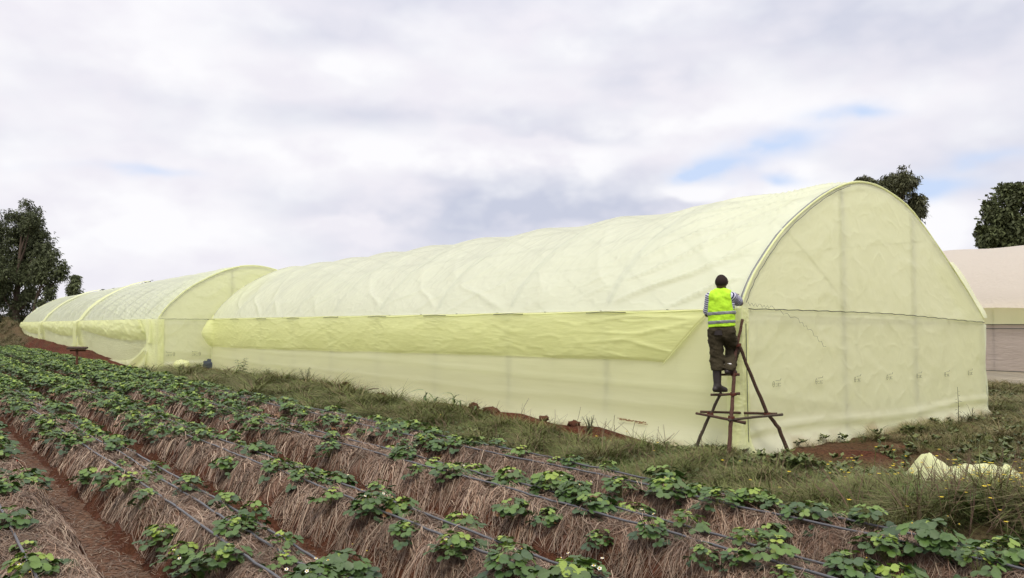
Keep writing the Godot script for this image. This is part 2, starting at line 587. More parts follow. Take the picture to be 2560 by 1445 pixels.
func printed_mark(g: Node3D, w: float, y: float, size: float, mirrored: bool, z: float) -> void:
	# a small oval with a bar through it beside three short lines of print, as on the film
	var m := MB.new()
	var flip := -1.0 if mirrored else 1.0
	var pt := func(x: float, yy: float) -> Vector3: return Vector3(w + flip * x * size, y + yy * size, z)
	var loop := []
	for i in 15:
		var a := TAU * i / 14
		loop.append(pt.call(-0.33 + 0.085 * cos(a), -0.06 + 0.17 * sin(a)))
	m.tube(loop, [0.012 * size], 4, Color.WHITE, false)
	for run in [[-0.39, -0.06, -0.27, -0.06], [-0.12, 0.13, 0.38, 0.15], [0.34, 0.13, 0.42, 0.25], [-0.14, -0.06, 0.0, -0.06], [-0.14, -0.19, 0.04, -0.19], [0.08, -0.17, 0.12, -0.02], [0.15, -0.06, 0.22, -0.06], [0.18, -0.08, 0.20, -0.2],
			[0.26, -0.05, 0.36, -0.05], [0.12, -0.19, 0.2, -0.2], [0.25, -0.2, 0.4, -0.19]]:
		m.tube([pt.call(run[0], run[1]), pt.call(run[2], run[3])], [0.012 * size], 4, Color.WHITE)
	part("printed_mark", m.mesh(M.print), g)

func splashed(l: float, y: float) -> Color:
	# red mud splashed and dried on the foot of the film, in ragged patches
	var k := clampf((0.16 - y) / 0.22 + 1.1 * nf.get_noise_2d(l * 0.8, y * 1.6 + 5.0) - 0.12, 0.0, 0.6)
	return Color.WHITE.lerp(Color(0.50, 0.33, 0.20), k)

func greenhouse_gable(g: Node3D, mat: Material, z: float, face: float, with_details: bool) -> void:
	# face +1: the gable towards the camera
	var bow := func(w: float, y: float) -> float:
		var d := 0.02 * nf.get_noise_2d(w * 0.45 + 4.0, y * 0.6) + 0.012 * ridge(w * 0.35 + y * 0.4, y * 0.25 - w * 0.3)
		d += 0.018 * exp(-pow((y - 2.1) / 0.25, 2.0)) * nf.get_noise_2d(w * 1.8, y * 1.2)
		return z + face * maxf(d + 0.012, 0.004)
	var up := MB.new()
	var f_up := func(a: float, b: float) -> Vector3:
		var w := 8.75 * a
		var y := lerpf(minf(gable_line(w), arch_top(w) - 0.005), arch_top(w), b)
		return Vector3(w, y, bow.call(w, y) if b < 0.99 else z)
	up.grid(110, 34, f_up, Color.WHITE, 8.7, 2.4)
	part("gable_film", up.mesh(mat), g)
	var low := MB.new()
	var f_low := func(a: float, b: float) -> Vector3:
		var w := 8.74 * a
		var top := gable_line(w) + 0.012
		var y := lerpf(-0.25, top, b)
		var zz: float = bow.call(w, y) + face * 0.004
		# the foot of the sheet lies out towards the earth that holds it down
		var foot := 1.0 - sm(-0.1, 0.42 + 0.1 * sin(w * 1.3), y)
		zz += face * (0.16 + 0.09 * sin(w * 0.9 + 0.6) + 0.05 * nf.get_noise_2d(w * 0.9, 7.0)) * foot * foot
		zz += face * 0.055 * bump(y, 0.34 + 0.05 * sin(w), 0.06) * (0.7 + 0.5 * nf.get_noise_2d(w * 0.6, 2.0))
		return Vector3(w, y, zz)
	low.grid(120, 46, f_low, func(a: float, _b: float, q: Vector3) -> Color: return splashed(8.7 * a, q.y), 8.7, 2.4)
	part("gable_sheet", low.mesh(mat), g)
	var lock := []
	for i in 60:
		var w := 0.02 + 8.68 * i / 59.0
		lock.append(Vector3(w, gable_line(w) + 0.006 * sin(i * 2.1), bow.call(w, gable_line(w)) + face * 0.022))
	pipe("lock_channel", lock, 0.0075, g, M.dark_wire)
	# rolled hem along the arch
	var roll := []
	var rr := []
	for i in 61:
		var s := i / 60.0
		var a := arch_at(s) + arch_out(s) * 0.008
		roll.append(Vector3(a.x, a.y, z + face * 0.006))
		rr.append(0.017 + 0.008 * nf.get_noise_2d(i * 0.7, 3.0))
	var m := MB.new()
	m.tube(roll, rr, 8, Color.WHITE)
	part("arch_hem", m.mesh(M.edge), g)
	if with_details:
		var wire := []
		for i in 34:
			var s := 0.03 + 0.42 * i / 33.0
			var a := arch_at(s) - arch_out(s) * 0.045
			wire.append(Vector3(a.x + 0.01 * sin(i * 1.9), a.y, z + face * 0.034))
		pipe("wiggle_wire", wire, 0.0045, g, M.dark_wire)

func greenhouse_roof(g: Node3D, length: float, bays: int, mat: Material, nl: int, streak: float) -> void:
	var m := MB.new()
	var f := func(a: float, b: float) -> Vector3:
		var l := length * b
		var o := arch_at(a)
		var q := arch_out(a)
		var fr := fposmod(l / length * bays, 1.0)
		var sag := pow(sin(PI * fr), 2.0) * sin(PI * clampf(a, 0, 1))
		var d := 0.012 - 0.075 * sag
		var inside := sm(0.0, 0.05, a) * sm(0.0, 0.015, b) * (1.0 - sm(0.985, 1.0, b))
		# tension creases run up from the eave at a slant, strongest low down and near the corner
		var low := 1.0 - sm(0.12, 0.55, a)
		var off_rib := 1.0 - exp(-pow(minf(fr, 1.0 - fr) * length / bays / 0.3, 2.0))
		var w := inside * off_rib
		d += w * 0.028 * ridge(l * 0.22 - a * 2.6, a * 0.5 + l * 0.04) * (0.25 + 0.9 * low)
		d += w * 0.022 * ridge(l * 0.3 + a * 3.0 + 30.0, a * 0.6) * low
		d += w * 0.022 * nf.get_noise_2d(l * 0.14, a * 1.2)
		d += w * 0.085 * ridge(l * 0.5 + a * 6.5, 5.0 + a * 0.2) * (1.0 - sm(1.0, 4.6, l)) * (1.0 - sm(0.45, 0.8, a))
		d += w * streak * ridge(l * 0.9 - a * 4.0, a * 0.5 + 9.0) * low
		# each rib shows through as a small ridge
		d += 0.014 * exp(-pow(minf(fr, 1.0 - fr) * length / bays / 0.06, 2.0)) * inside
		return Vector3(o.x + q.x * d, o.y + q.y * d, -l)
	var clear := func(a: float, b: float, _q: Vector3) -> Color:
		# where the film is not misted with condensation it is clearer: low down, ending upwards in slanting tongues
		var l := length * b
		var tongue := 0.25 + 0.12 * nf.get_noise_2d(l * 0.16, 3.0) + 0.16 * nf.get_noise_2d(l * 1.1 + a * 5.0, 8.0)
		return Color(1, 1, 1, lerpf(0.84, 1.12, sm(tongue - 0.05, tongue + 0.04, a)))
	m.grid(140 if streak == 0.0 else 84, nl, f, clear if streak > 0.0 else Color.WHITE, 11.5, length)
	part("roof_film", m.mesh(mat), g)

func greenhouse_sides(g: Node3D, length: float, mat: Material, curtain_mat: Material, bays: int, hem0: float, hem1: float, start: float) -> void:
	var w := MB.new()
	var f := func(a: float, b: float) -> Vector3:
		var l := length * a
		var y := lerpf(-0.3, 2.21, b)
		var out := 0.012 + 0.016 * nf.get_noise_2d(l * 0.25, y * 0.8)
		out += 0.014 * exp(-pow((y - 0.98 - 0.004 * l + 0.03 * sin(l * 0.4)) / 0.03, 2.0))
		out += 0.012 * exp(-pow((y - 0.62 + 0.1 * nf.get_noise_2d(l * 0.15, 1.0)) / 0.04, 2.0))
		var foot := 1.0 - sm(-0.1, 0.62 - 0.012 * l + 0.12 * nf.get_noise_2d(l * 0.22, 4.0), y)
		out += (0.20 + 0.08 * sin(l * 0.7) + 0.1 * nf.get_noise_2d(l * 0.5, 8.0)) * foot * foot
		out += 0.035 * foot * ridge(l * 0.18, y * 2.4)
		return Vector3(-maxf(out, 0.004), y, -l)
	w.grid(int(length * 7), 44, f, func(a: float, _b: float, q: Vector3) -> Color: return splashed(length * a + 20.0, q.y), length, 2.5)
	part("side_wall", w.mesh(mat), g)
	# the far wall, seen only through the film
	var q := MB.new()
	q.grid(60, 8, func(a: float, b: float) -> Vector3: return Vector3(8.76 + 0.01 * sin(a * 40.0), lerpf(-0.3, 2.06, b), -length * a), Color.WHITE, length, 2.5)
	part("side_wall", q.mesh(mat), g)
	# loose curtain of film that hangs from the eave over the wall
	var c := MB.new()
	var fc := func(a: float, b: float) -> Vector3:
		var l0 := lerpf(start, start * 0.35, b)
		var l := lerpf(l0, length + 0.25, a)
		var hem := lerpf(hem0, hem1, sm(0.0, 1.0, l / length)) + 0.03 * nf.get_noise_2d(l * 0.35, 2.0)
		var top := 2.225
		var y := lerpf(hem, top, b)
		var fr := fposmod(l / length * bays, 1.0)
		var depth := (top - y)
		var out := 0.035 + 0.05 * sin(PI * clampf(depth / (top - hem), 0, 1)) * (0.6 + 0.5 * sin(PI * fr))
		out += 0.018 * nf.get_noise_2d(l * 0.35 + 9.0, y * 0.8)
		# a few slack drapes, and bunched folds below each tie
		var swag := 0.10 + 0.30 * pow(sin(PI * fr), 1.4) * (0.5 + nf.get_noise_2d(floor(l / length * bays) * 3.3, 5.0))
		out += 0.016 * clampf(2.0 * nf.get_noise_2d(floor(l / length * bays) * 3.3, 1.0), 0.0, 1.0) * exp(-pow((depth - swag) / 0.07, 2.0))
		var near_tie := exp(-pow(minf(fr, 1.0 - fr) * length / bays / 0.75, 2.0))
		out += near_tie * 0.011 * ridge(l * 0.5, y * 5.5 + 2.0 * nf.get_noise_2d(l * 0.8, y))
		out += 0.02 * (1.0 - sm(1.0, 5.0, l)) * ridge(l * 0.35 - y * 0.5, y * 2.2 + l * 0.2)
		out += 0.010 * ridge(l * 0.8 + y * 2.0, y * 0.8 - l * 0.7 + 5.0)
		# puffed end at the far corner
		out += 0.30 * exp(-pow((l - length - 0.1) / 0.35, 2.0)) * sin(PI * clampf(depth / (top - hem), 0, 1))
		out -= 0.03 * (1.0 - sm(0.0, 0.05, b))
		return Vector3(-maxf(out, 0.03), y, -l)
	c.grid(int(length * 9), 40, fc, Color.WHITE, length, 1.1)
	part("side_curtain", c.mesh(curtain_mat), g)
	var rope := []
	for i in int(length * 3):
		var l := 0.02 + (length - 0.04) * i / (length * 3 - 1)
		rope.append(Vector3(-0.045, 2.215 + 0.012 * sin(l * 2.2) - 0.02 * absf(sin(PI * l / length * bays)), -l))
	pipe("eave_cord", rope, 0.012, g, M.edge)
	for k in range(1, bays + 1):
		var dark := []
		var z0 := length * k / bays
		for i in 9:
			dark.append(Vector3(-0.062, 2.205 - 0.008 * cos(i * 0.8), -(z0 - 0.55 + 1.0 * i / 8.0)))
		pipe("tie_cord", dark, 0.007, g, M.dark_wire)

func make_greenhouses() -> void:
	arch_pts = catmull(ARCH, 6)
	var basis := Basis(V, Vector3.UP, -U)
	# the near one
	var g := thing("greenhouse", "long pale yellow polythene greenhouse where the man on the pole ladder works", "greenhouse")
	g.transform = Transform3D(basis, at(T0, P0))
	greenhouse_roof(g, L0, 9, M.roof, 720, 0.0)
	greenhouse_sides(g, L0, M.wall, M.curtain, 9, 1.37, 1.09, 1.5)
	greenhouse_gable(g, M.gable, 0.0, 1.0, true)
	greenhouse_gable(g, M.gable, -L0, -1.0, false)
	greenhouse_frame(g, L0, 9)
	var xs := [0.86, 2.07, 3.3, 4.44, 5.6, 6.8, 7.9]
	var ys := [1.07, 1.06, 1.04, 1.03, 1.01, 0.99, 0.98]
	for i in 7:
		printed_mark(g, xs[i], ys[i], 0.27, false, 0.046)
	# folded film strip round the corner post
	var cs := MB.new()
	cs.grid(14, 60, func(a: float, b: float) -> Vector3:
		var y := lerpf(-0.2, 2.24, b)
		var k := (a - 0.45) * 0.46
		var crumple := 0.02 * nf.get_noise_2d(k * 9.0, y * 1.2) + 0.012 * ridge(k * 6.0, y * 0.8)
		var foot := 0.16 * pow(1.0 - sm(-0.1, 0.5, y), 2.0)
		return Vector3(minf(k, 0.0) - 0.004, y, maxf(-k, 0.0) * -1.0) * Vector3(0, 1, 0) + (Vector3(-0.05 - crumple - foot, 0, k - 0.01) if k < 0.0 else Vector3(k * 0.75 - 0.05, 0, 0.05 + crumple + foot)), Color.WHITE, 0.4, 2.4)
	part("corner_strip", cs.mesh(M.edge), g)
	pipe("corner_seam", [Vector3(0.06, -0.1, 0.085), Vector3(0.05, 0.9, 0.075), Vector3(0.045, 2.0, 0.07)], 0.006, g, M.dark_wire)
	# a long triangular fold where the curtain is pulled up to the corner
	var fold := MB.new()
	var f0 := Vector3(-0.10, 1.33, -1.45)
	var f1 := Vector3(-0.07, 2.24, -0.42)
	fold.tube([f0, f0.lerp(f1, 0.3) + Vector3(-0.025, 0, 0), f0.lerp(f1, 0.65) + Vector3(-0.02, 0.02, 0), f1], [0.006, 0.008, 0.007, 0.004], 7, Color.WHITE)
	part("curtain_fold", fold.mesh(M.edge), g)
	# loose flaps at the far eave corner of the gable
	var flap := MB.new()
	flap.grid(8, 26, func(a: float, b: float) -> Vector3:
		var y := lerpf(0.05, 1.98, b)
		return Vector3(8.74 + a * (0.16 + 0.14 * sm(1.1, 1.9, y) + 0.05 * nf.get_noise_2d(y * 2.0, 4.0)), y + 0.02 * a, 0.02 - 0.12 * a + 0.04 * sin(a * 7.0 + y * 3.0)), Color.WHITE, 0.3, 2.0)
	part("loose_flap", flap.mesh(M.roof), g)
	var cap := MB.new()
	cap.grid(10, 20, func(a: float, b: float) -> Vector3:
		var s := lerpf(0.86, 1.0, b)
		var o := arch_at(s) + arch_out(s) * (0.03 + 0.06 * sin(PI * b) * (1.0 - a) + 0.03 * sin(b * 9.0))
		return Vector3(o.x, o.y - 0.05 * b * a, 0.07 - 0.45 * a), Color.WHITE, 0.5, 2.0)
	part("loose_flap", cap.mesh(M.edge), g)
	# a crooked spring wire hanging in front of the sheet
	var zig := []
	var zp := [Vector2(0.1, 2.30), Vector2(0.42, 2.27), Vector2(0.72, 2.25), Vector2(1.43, 2.06), Vector2(1.83, 1.86), Vector2(2.31, 1.55)]
	for i in 5:
		for k in 7:
			var q: Vector2 = (zp[i] as Vector2).lerp(zp[i + 1], k / 7.0)
			var side := ((zp[i + 1] - zp[i]) as Vector2).orthogonal().normalized() * (0.022 if k % 2 else -0.022)
			zig.append(Vector3(q.x + side.x, q.y + side.y, 0.075))
	pipe("spring_wire", zig, 0.0022, g, M.dark_wire)
	# dried mud on the film near its foot
	for spot in [[-0.22, 0.335, -2.15, 0.62, 0.022], [-0.20, 0.31, -1.95, 0.3, 0.012], [-0.2, 0.35, -2.4, 0.22, 0.010]]:
		var st := MB.new()
		st.grid(40, 3, func(a: float, b: float) -> Vector3:
			return Vector3(-0.125 + 0.10 * (spot[1] + (b - 0.5) * spot[4]), spot[1] + (b - 0.5) * spot[4] * (1.0 + 1.6 * nf.get_noise_2d(a * 9.0, b * 2.0)), spot[2] - (a - 0.5) * spot[3]), Color(0.34, 0.22, 0.11))
		part("mud_stain", st.mesh(M.bark), g)

	# the one behind, in line with it
	var h := thing("greenhouse", "second yellow polythene greenhouse, further off beyond the end of the first, film sagging", "greenhouse")
	h.transform = Transform3D(basis, at(T2, P2, 0.0))
	greenhouse_roof(h, L2, 17, M.roof2, 420, 0.03)
	greenhouse_gable(h, M.gable, 0.0, 1.0, true)
	greenhouse_gable(h, M.net, -L2, -1.0, false)
	greenhouse_frame(h, L2, 17, 0.07)
	for x in [0.49, 1.51]:
		printed_mark(h, x, 0.8, 0.42, true, 0.046)
	var net := MB.new()
	net.grid(300, 26, func(a: float, b: float) -> Vector3:
		var y := lerpf(-0.3, 2.21, b)
		var l := L2 * a
		var fr := fposmod(l / 15.7, 1.0)
		var belly := 0.05 + 0.22 * sin(PI * fr) * (1.0 - sm(0.2, 1.9, y))
		return Vector3(-belly - 0.03 * nf.get_noise_2d(l * 0.3, y), y, -l), Color.WHITE, L2, 2.5)
	part("side_net", net.mesh(M.net), h)
	var net2 := MB.new()
	net2.grid(60, 6, func(a: float, b: float) -> Vector3: return Vector3(8.76 + 0.01 * sin(a * 40.0), lerpf(-0.3, 2.06, b), -L2 * a), Color.WHITE, L2, 2.5)
	part("side_net", net2.mesh(M.net), h)
	# three sagging curtains, one per long bay, each hung between the gathered strips
	for k in 3:
		var z0 := [0.5, 17.9, 33.2][k] as float
		var z1 := [17.2, 32.6, 46.9][k] as float
		var cu := MB.new()
		cu.grid(90, 16, func(a: float, b: float) -> Vector3:
			var l := lerpf(z0, z1, a)
			var hem := 1.40 + 0.35 * sm(0.0, 1.0, a) - 0.22 * sin(PI * a) + 0.02 * nf.get_noise_2d(l, 3.0)
			var y := lerpf(hem, 2.22, b)
			return Vector3(-0.16 - 0.09 * sin(PI * b) - 0.04 * nf.get_noise_2d(l * 0.4, y * 2.0) - 0.03 * ridge(l * 0.5 + y, y * 2.0), y, -l), Color.WHITE, z1 - z0, 0.9)
		part("side_curtain", cu.mesh(M.curtain), h)
		var foot := MB.new()
		foot.grid(90, 10, func(a: float, b: float) -> Vector3:
			var l := lerpf(z0, z1, a)
			var top := 0.35 + 1.0 * pow(absf(2.0 * a - 1.0), 5.0)
			var y := lerpf(-0.2, top, b)
			return Vector3(-0.36 - 0.12 * sin(PI * a) + 0.1 * b - 0.04 * ridge(l * 0.5, b), y, -l), Color.WHITE, z1 - z0, 0.9)
		part("side_skirt", foot.mesh(M.wall), h)
	for zz in [17.55, 32.9]:
		var strip := MB.new()
		strip.grid(10, 50, func(a: float, b: float) -> Vector3:
			var s := lerpf(-0.42, 0.5, b)
			var l: float = zz + (a - 0.5) * (0.75 + 0.25 * (1.0 - b))
			var fold_ := 0.05 * sin(a * 21.0) * 0.5 + 0.02 * nf.get_noise_2d(l * 2.0, b * 6.0)
			if s < 0.0:
				return Vector3(-0.36 - fold_, 2.24 + s / 0.42 * 2.5, -l)
			var o := arch_at(s) + arch_out(s) * (0.10 + fold_)
			return Vector3(o.x, o.y, -l), Color.WHITE, 0.8, 6.0)
		part("film_overlap", strip.mesh(M.edge), h)
	var cs2 := MB.new()
	cs2.grid(12, 40, func(a: float, b: float) -> Vector3:
		var y := lerpf(-0.25, 2.22, b)
		var k := a * 2.0 - 1.0
		var fold_ := 0.025 * nf.get_noise_2d(k * 3.0, y * 1.5)
		if k < 0.0:
			return Vector3(-0.06 + k * 0.34, y, 0.03 + k * 0.12 + fold_)
		return Vector3(-0.06 + k * 0.28, y, 0.03 + 0.03 * sin(k * PI) + 0.05 * k + fold_), Color.WHITE, 0.7, 2.4)
	part("corner_strip", cs2.mesh(M.edge), h)
	var tri_fold := MB.new()
	tri_fold.grid(12, 16, func(a: float, b: float) -> Vector3:
		var y := lerpf(1.25, 2.2, b)
		return Vector3(-0.28 - 0.08 * sin(a * 5.0), y, 0.05 - a * (0.5 + 2.2 * b)), Color.WHITE, 2.0, 1.0)
	part("corner_fold", tri_fold.mesh(M.edge), h)
	var low_fold := MB.new()
	low_fold.grid(12, 16, func(a: float, b: float) -> Vector3:
		var y := lerpf(-0.2, 0.95, b)
		return Vector3(-0.42 - 0.05 * sin(a * 6.0 + y * 3.0), y, 0.05 - a * (4.5 * (1.0 - b) + 0.3)), Color.WHITE, 3.0, 1.0)
	part("corner_fold", low_fold.mesh(M.edge), h)

	# the older greenhouse across the yard
	var o := thing("greenhouse", "older greenhouse with a faded beige pink roof and grey net wall, beyond the gable", "greenhouse")
	o.transform = Transform3D(basis, at(-12.0, 27.9, 0.0))
	var L3 := 40.0
	var rf := MB.new()
	rf.grid(50, 160, func(a: float, b: float) -> Vector3:
		var q := arch_at(a)
		var l := L3 * b
		var d := 0.02 * nf.get_noise_2d(l * 0.3, a * 3.0) - 0.03 * pow(sin(PI * fposmod(l / 2.5, 1.0)), 2.0)
		# a broad roof with its eave overhanging the wall
		return Vector3(q.x - 0.35 + 0.3 * a, 2.5 + (q.y - 2.2) * 0.98 + d, -l), Color.WHITE, 11.5, L3)
	part("roof_film", rf.mesh(M.pink_roof), o)
	for band in [["side_curtain", 1.98, 2.56, M.wall, -0.05], ["side_net", 0.45, 2.02, M.pink_net, 0.0], ["side_skirt", -0.2, 0.5, M.pink_skirt, -0.03]]:
		for far in [0.0, 8.7]:
			var bm := MB.new()
			bm.grid(90, 8, func(a: float, b: float) -> Vector3:
				var y := lerpf(band[1], band[2], b)
				return Vector3((band[4] - 0.02 * nf.get_noise_2d(a * 22.0, y * 2.0)) * (1.0 if far == 0.0 else -1.0) + far, y, -L3 * a), Color.WHITE, L3, 1.0)
			part(band[0], bm.mesh(band[3]), o)
	for y in [1.99, 0.5, 1.86]:
		pipe("wall_wire", [Vector3(-0.08, y, 0), Vector3(-0.08, y, -L3)], 0.014, o, M.dark_wire)
	for k in 17:
		var z := -2.5 * k
		pipe("side_post", [Vector3(0.05, -0.2, z), Vector3(0.05, 2.45, z)], 0.03, o)
		pipe("side_post", [Vector3(8.6, -0.2, z), Vector3(8.6, 2.4, z)], 0.03, o)
	for z in [0.0, -L3]:
		var gm := MB.new()
		gm.grid(40, 10, func(a: float, b: float) -> Vector3:
			var w := 8.7 * a
			return Vector3(w, lerpf(-0.2, 2.5 + (arch_top(w) - 2.2) * 0.98 - 0.03, b), z), Color.WHITE, 8.7, 4.0)
		part("gable_film", gm.mesh(M.pink_roof), o)

# ---------------------------------------------------------------- beds of straw, and the drip lines
func bed_point(b: int, t: float, s: float, lift := 0.0) -> Vector3:
	return at(t, BED_P[b] + s, bed_h(b, t, s) + lift + 1.25 * sm(69.0, 100.0, t))

func make_beds() -> void:
	var straw_a := [Color(0.40, 0.285, 0.20), Color(0.32, 0.215, 0.145), Color(0.48, 0.37, 0.265), Color(0.22, 0.135, 0.088), Color(0.37, 0.27, 0.205)]
	for b in 5:
		var o := thing("raised_bed", "straw mulched raised strawberry bed, " + BED_NAME[b], "raised bed", Vector3.ZERO, 0.0, "straw mulched beds of the strawberry field")
		var ts := spaced([[0.6, 13.0, 0.06], [13.0, 30.0, 0.17], [30.0, maxf(BED_END[b], 31.0), 0.5]])
		var m := MB.new()
		var nt := ts.size()
		var ns := 45
		for j in ns:
			var s := lerpf(-0.65, 0.65, j / float(ns - 1))
			for t in ts:
				var h := bed_h(b, t, s)
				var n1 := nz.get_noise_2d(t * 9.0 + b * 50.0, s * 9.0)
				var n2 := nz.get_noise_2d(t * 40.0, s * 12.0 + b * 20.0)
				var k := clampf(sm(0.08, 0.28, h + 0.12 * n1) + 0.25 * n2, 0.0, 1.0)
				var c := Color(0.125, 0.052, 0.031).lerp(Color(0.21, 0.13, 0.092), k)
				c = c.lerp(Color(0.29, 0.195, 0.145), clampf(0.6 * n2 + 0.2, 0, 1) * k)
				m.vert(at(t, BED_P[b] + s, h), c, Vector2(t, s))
		for j in ns - 1:
			for i in nt - 1:
				var a := j * nt + i
				m.quad(a, a + nt, a + nt + 1, a + 1)
		part("mulch_surface", m.mesh(M.bed), o)
		# dry straw lying over the bed and down its sides, each stalk following the surface
		var w := MB.new()
		w.own_normals = true
		var t0: float = [5.0, 3.6, 2.6, 1.6, 1.2][b]
		var t1: float = [12.0, 24.0, 26.0, 24.0, 22.0][b]
		var t := t0
		while t < t1:
			var depth: float = 0.79 * t + 0.612 * BED_P[b]
			var per := 1750.0 * clampf(6.5 / depth, 0.16, 1.0)
			for k in int(per * 0.25):
				var tt := t + wild(0.0, 0.25)
				var s0 := wild(-0.37, 0.37)
				# the mulch lies in armfuls, with earth between them
				if nz.get_noise_2d(tt * 7.0 + 9.0 * b, s0 * 5.0 + 130.0) < -0.12 - 0.35 * rng.randf() + 0.3 * sm(0.25, 0.5, absf(s0)):
					continue
				var out := signf(s0) if rng.randf() < 0.9 else -signf(s0)
				var ang := wild(-0.9, 0.9) if rng.randf() < 0.5 else wild(-2.0, 2.0)
				var tuft := nz.get_noise_2d(tt * 6.0 + 9.0 * b, s0 * 4.0 + 70.0)
				if absf(s0) < 0.16:
					ang = wild(-2.2, 2.2)
				ang += 1.9 * tuft
				var length := wild(0.07, 0.20) if rng.randf() < 0.45 else wild(0.16, 0.36)
				if absf(s0) > 0.4:
					length *= 0.6
				var width := wild(0.0014, 0.0029) * clampf(depth / 6.0, 0.9, 2.6)
				var dir := Vector2(sin(ang), out * cos(ang))
				var curl := wild(-1.1, 1.1)
				var col: Color = straw_a[rng.randi() % 5] * wild(0.35, 1.05) * (0.95 + 0.55 * nz.get_noise_2d(tt * 5.0 + 300.0 + 9.0 * b, s0 * 5.0))
				var lift := wild(0.002, 0.022)
				var arch := wild(-0.005, 0.03) if rng.randf() < 0.93 else wild(0.02, 0.08)
				var prev := -1
				for q in 4:
					var r := q / 3.0
					var d2 := dir.rotated(curl * r)
					var ss := clampf(s0 + d2.y * length * r, -0.44, 0.44)
					var tp := tt + d2.x * length * r
					var c0 := at(tp, BED_P[b] + ss, maxf(bed_h(b, tp, ss), -0.06) + lift + arch * sin(PI * r * 0.9))
					var side := (U * -d2.y + V * d2.x).normalized() * width * (1.0 if q < 3 else 0.4)
					var nn := (Vector3.UP * 0.8 + V * ss * 1.1).normalized()
					var i0 := w.vert(c0 - side, col, Vector2.ZERO, nn)
					w.vert(c0 + side, col, Vector2.ZERO, nn)
					if prev >= 0:
						w.quad(prev, prev + 1, i0 + 1, i0)
					prev = i0
			# broken bits trodden into the furrow
			for k in int(90.0 * clampf(6.5 / depth, 0.2, 1.0)):
				var tt := t + wild(0.0, 0.25)
				var ss := wild(0.44, 0.69) * (1.0 if rng.randf() < 0.5 else -1.0)
				var aa := wild(0, TAU)
				var ln := wild(0.03, 0.14)
				var wd := wild(0.0014, 0.003) * clampf(depth / 6.0, 0.9, 2.6)
				var col: Color = straw_a[rng.randi() % 5] * wild(0.3, 0.8)
				var d3 := (U * cos(aa) + V * sin(aa)) * ln
				var sd := (U * -sin(aa) + V * cos(aa)) * wd
				var pp: float = BED_P[b] + ss
				var o3 := at(tt, pp, maxf(ground_h(tt, pp), bed_h(b, tt, ss)) + wild(0.003, 0.015))
				var i1 := w.vert(o3 - sd, col, Vector2.ZERO, Vector3.UP)
				w.vert(o3 + sd, col, Vector2.ZERO, Vector3.UP)
				w.vert(o3 + d3 - sd * 0.6, col, Vector2.ZERO, Vector3.UP)
				w.vert(o3 + d3 + sd * 0.6, col, Vector2.ZERO, Vector3.UP)
				w.quad(i1, i1 + 1, i1 + 3, i1 + 2)
			t += 0.25
		var st := part("loose_straw", w.mesh(M.straw), o)
		st.set_meta("kind", "stuff")
	# drip lines
	var lines := [[0, -0.1, "single "], [1, -0.17, "field-side "], [1, 0.06, "middle "], [1, 0.22, "greenhouse-side "], [2, -0.12, "field-side "], [2, 0.13, "greenhouse-side "], [3, -0.13, "field-side "], [3, 0.14, "greenhouse-side "], [4, -0.14, "field-side "], [4, 0.16, "greenhouse-side "]]
	for d in lines:
		var b: int = d[0]
		var pts := []
		var t := 1.0
		while t < minf(BED_END[b], 50.0):
			var s: float = d[1] + 0.014 * nz.get_noise_2d(t * 1.4, d[1] * 90.0 + b * 33.0)
			# the pipe is stiff: it rests on the tops of the straw and bridges the dips
			var h := 0.0
			for g in [-0.8, -0.4, 0.0, 0.4, 0.8]:
				var top := -1.0
				for e in [-0.5, -0.25, 0.0, 0.25, 0.5]:
					top = maxf(top, bed_h(b, t + g + e, s))
				h += top / 5.0
			pts.append(at(t, BED_P[b] + s, h + 0.026))
			t += 0.15 if t < 16.0 else 0.5
		var m := MB.new()
		m.tube(pts, [0.0105], 7, Color.WHITE)
		tag(part("drip_line", m.mesh(M.hose), self), d[2] + "black drip irrigation pipe lying on the " + BED_NAME[b], "drip pipe", "drip pipes on the beds")

# ---------------------------------------------------------------- strawberry plants
func leaflet(m: MB, o: Vector3, dir: Vector3, up: Vector3, size: float, col: Color) -> void:
	var side := dir.cross(up).normalized()
	var outline := [Vector2(0.0, 0.0), Vector2(0.2, 0.22), Vector2(0.44, 0.41), Vector2(0.50, 0.34), Vector2(0.74, 0.43), Vector2(0.78, 0.33), Vector2(0.98, 0.25), Vector2(1.0, 0.0)]
	var mids := []
	for q in [0.0, 0.35, 0.7, 1.0]:
		mids.append(m.vert(o + dir * size * q + up * size * (0.02 - 0.14 * q * q), col * Color(1.12, 1.12, 1.0), Vector2(q, 0.5)))
	var near := [0, 0, 1, 1, 2, 2, 2, 3]
	for sgn in [-1.0, 1.0]:
		var prev := -1
		for i in range(1, 7):
			var q: Vector2 = outline[i]
			var k := m.vert(o + dir * size * q.x + side * sgn * q.y * size + up * size * (0.17 * q.y * 2.0 - 0.14 * q.x * q.x + (0.02 if i % 2 else -0.03)), col * wild(0.92, 1.06), Vector2(q.x, 0.5 + sgn * q.y))
			var a: int = mids[near[i]]
			if prev < 0:
				if sgn > 0:
					m.tri(mids[0], k, mids[1])
				else:
					m.tri(mids[0], mids[1], k)
			else:
				var pa: int = mids[near[i - 1]] if i > 1 else mids[1]
				if i == 2:
					pa = mids[1]
				if sgn > 0:
					m.tri(pa, prev, k)
					if pa != a:
						m.tri(pa, k, a)
				else:
					m.tri(pa, k, prev)
					if pa != a:
						m.tri(pa, a, k)
			prev = k
		if sgn > 0:
			m.tri(mids[2], prev, mids[3])
		else:
			m.tri(mids[2], mids[3], prev)

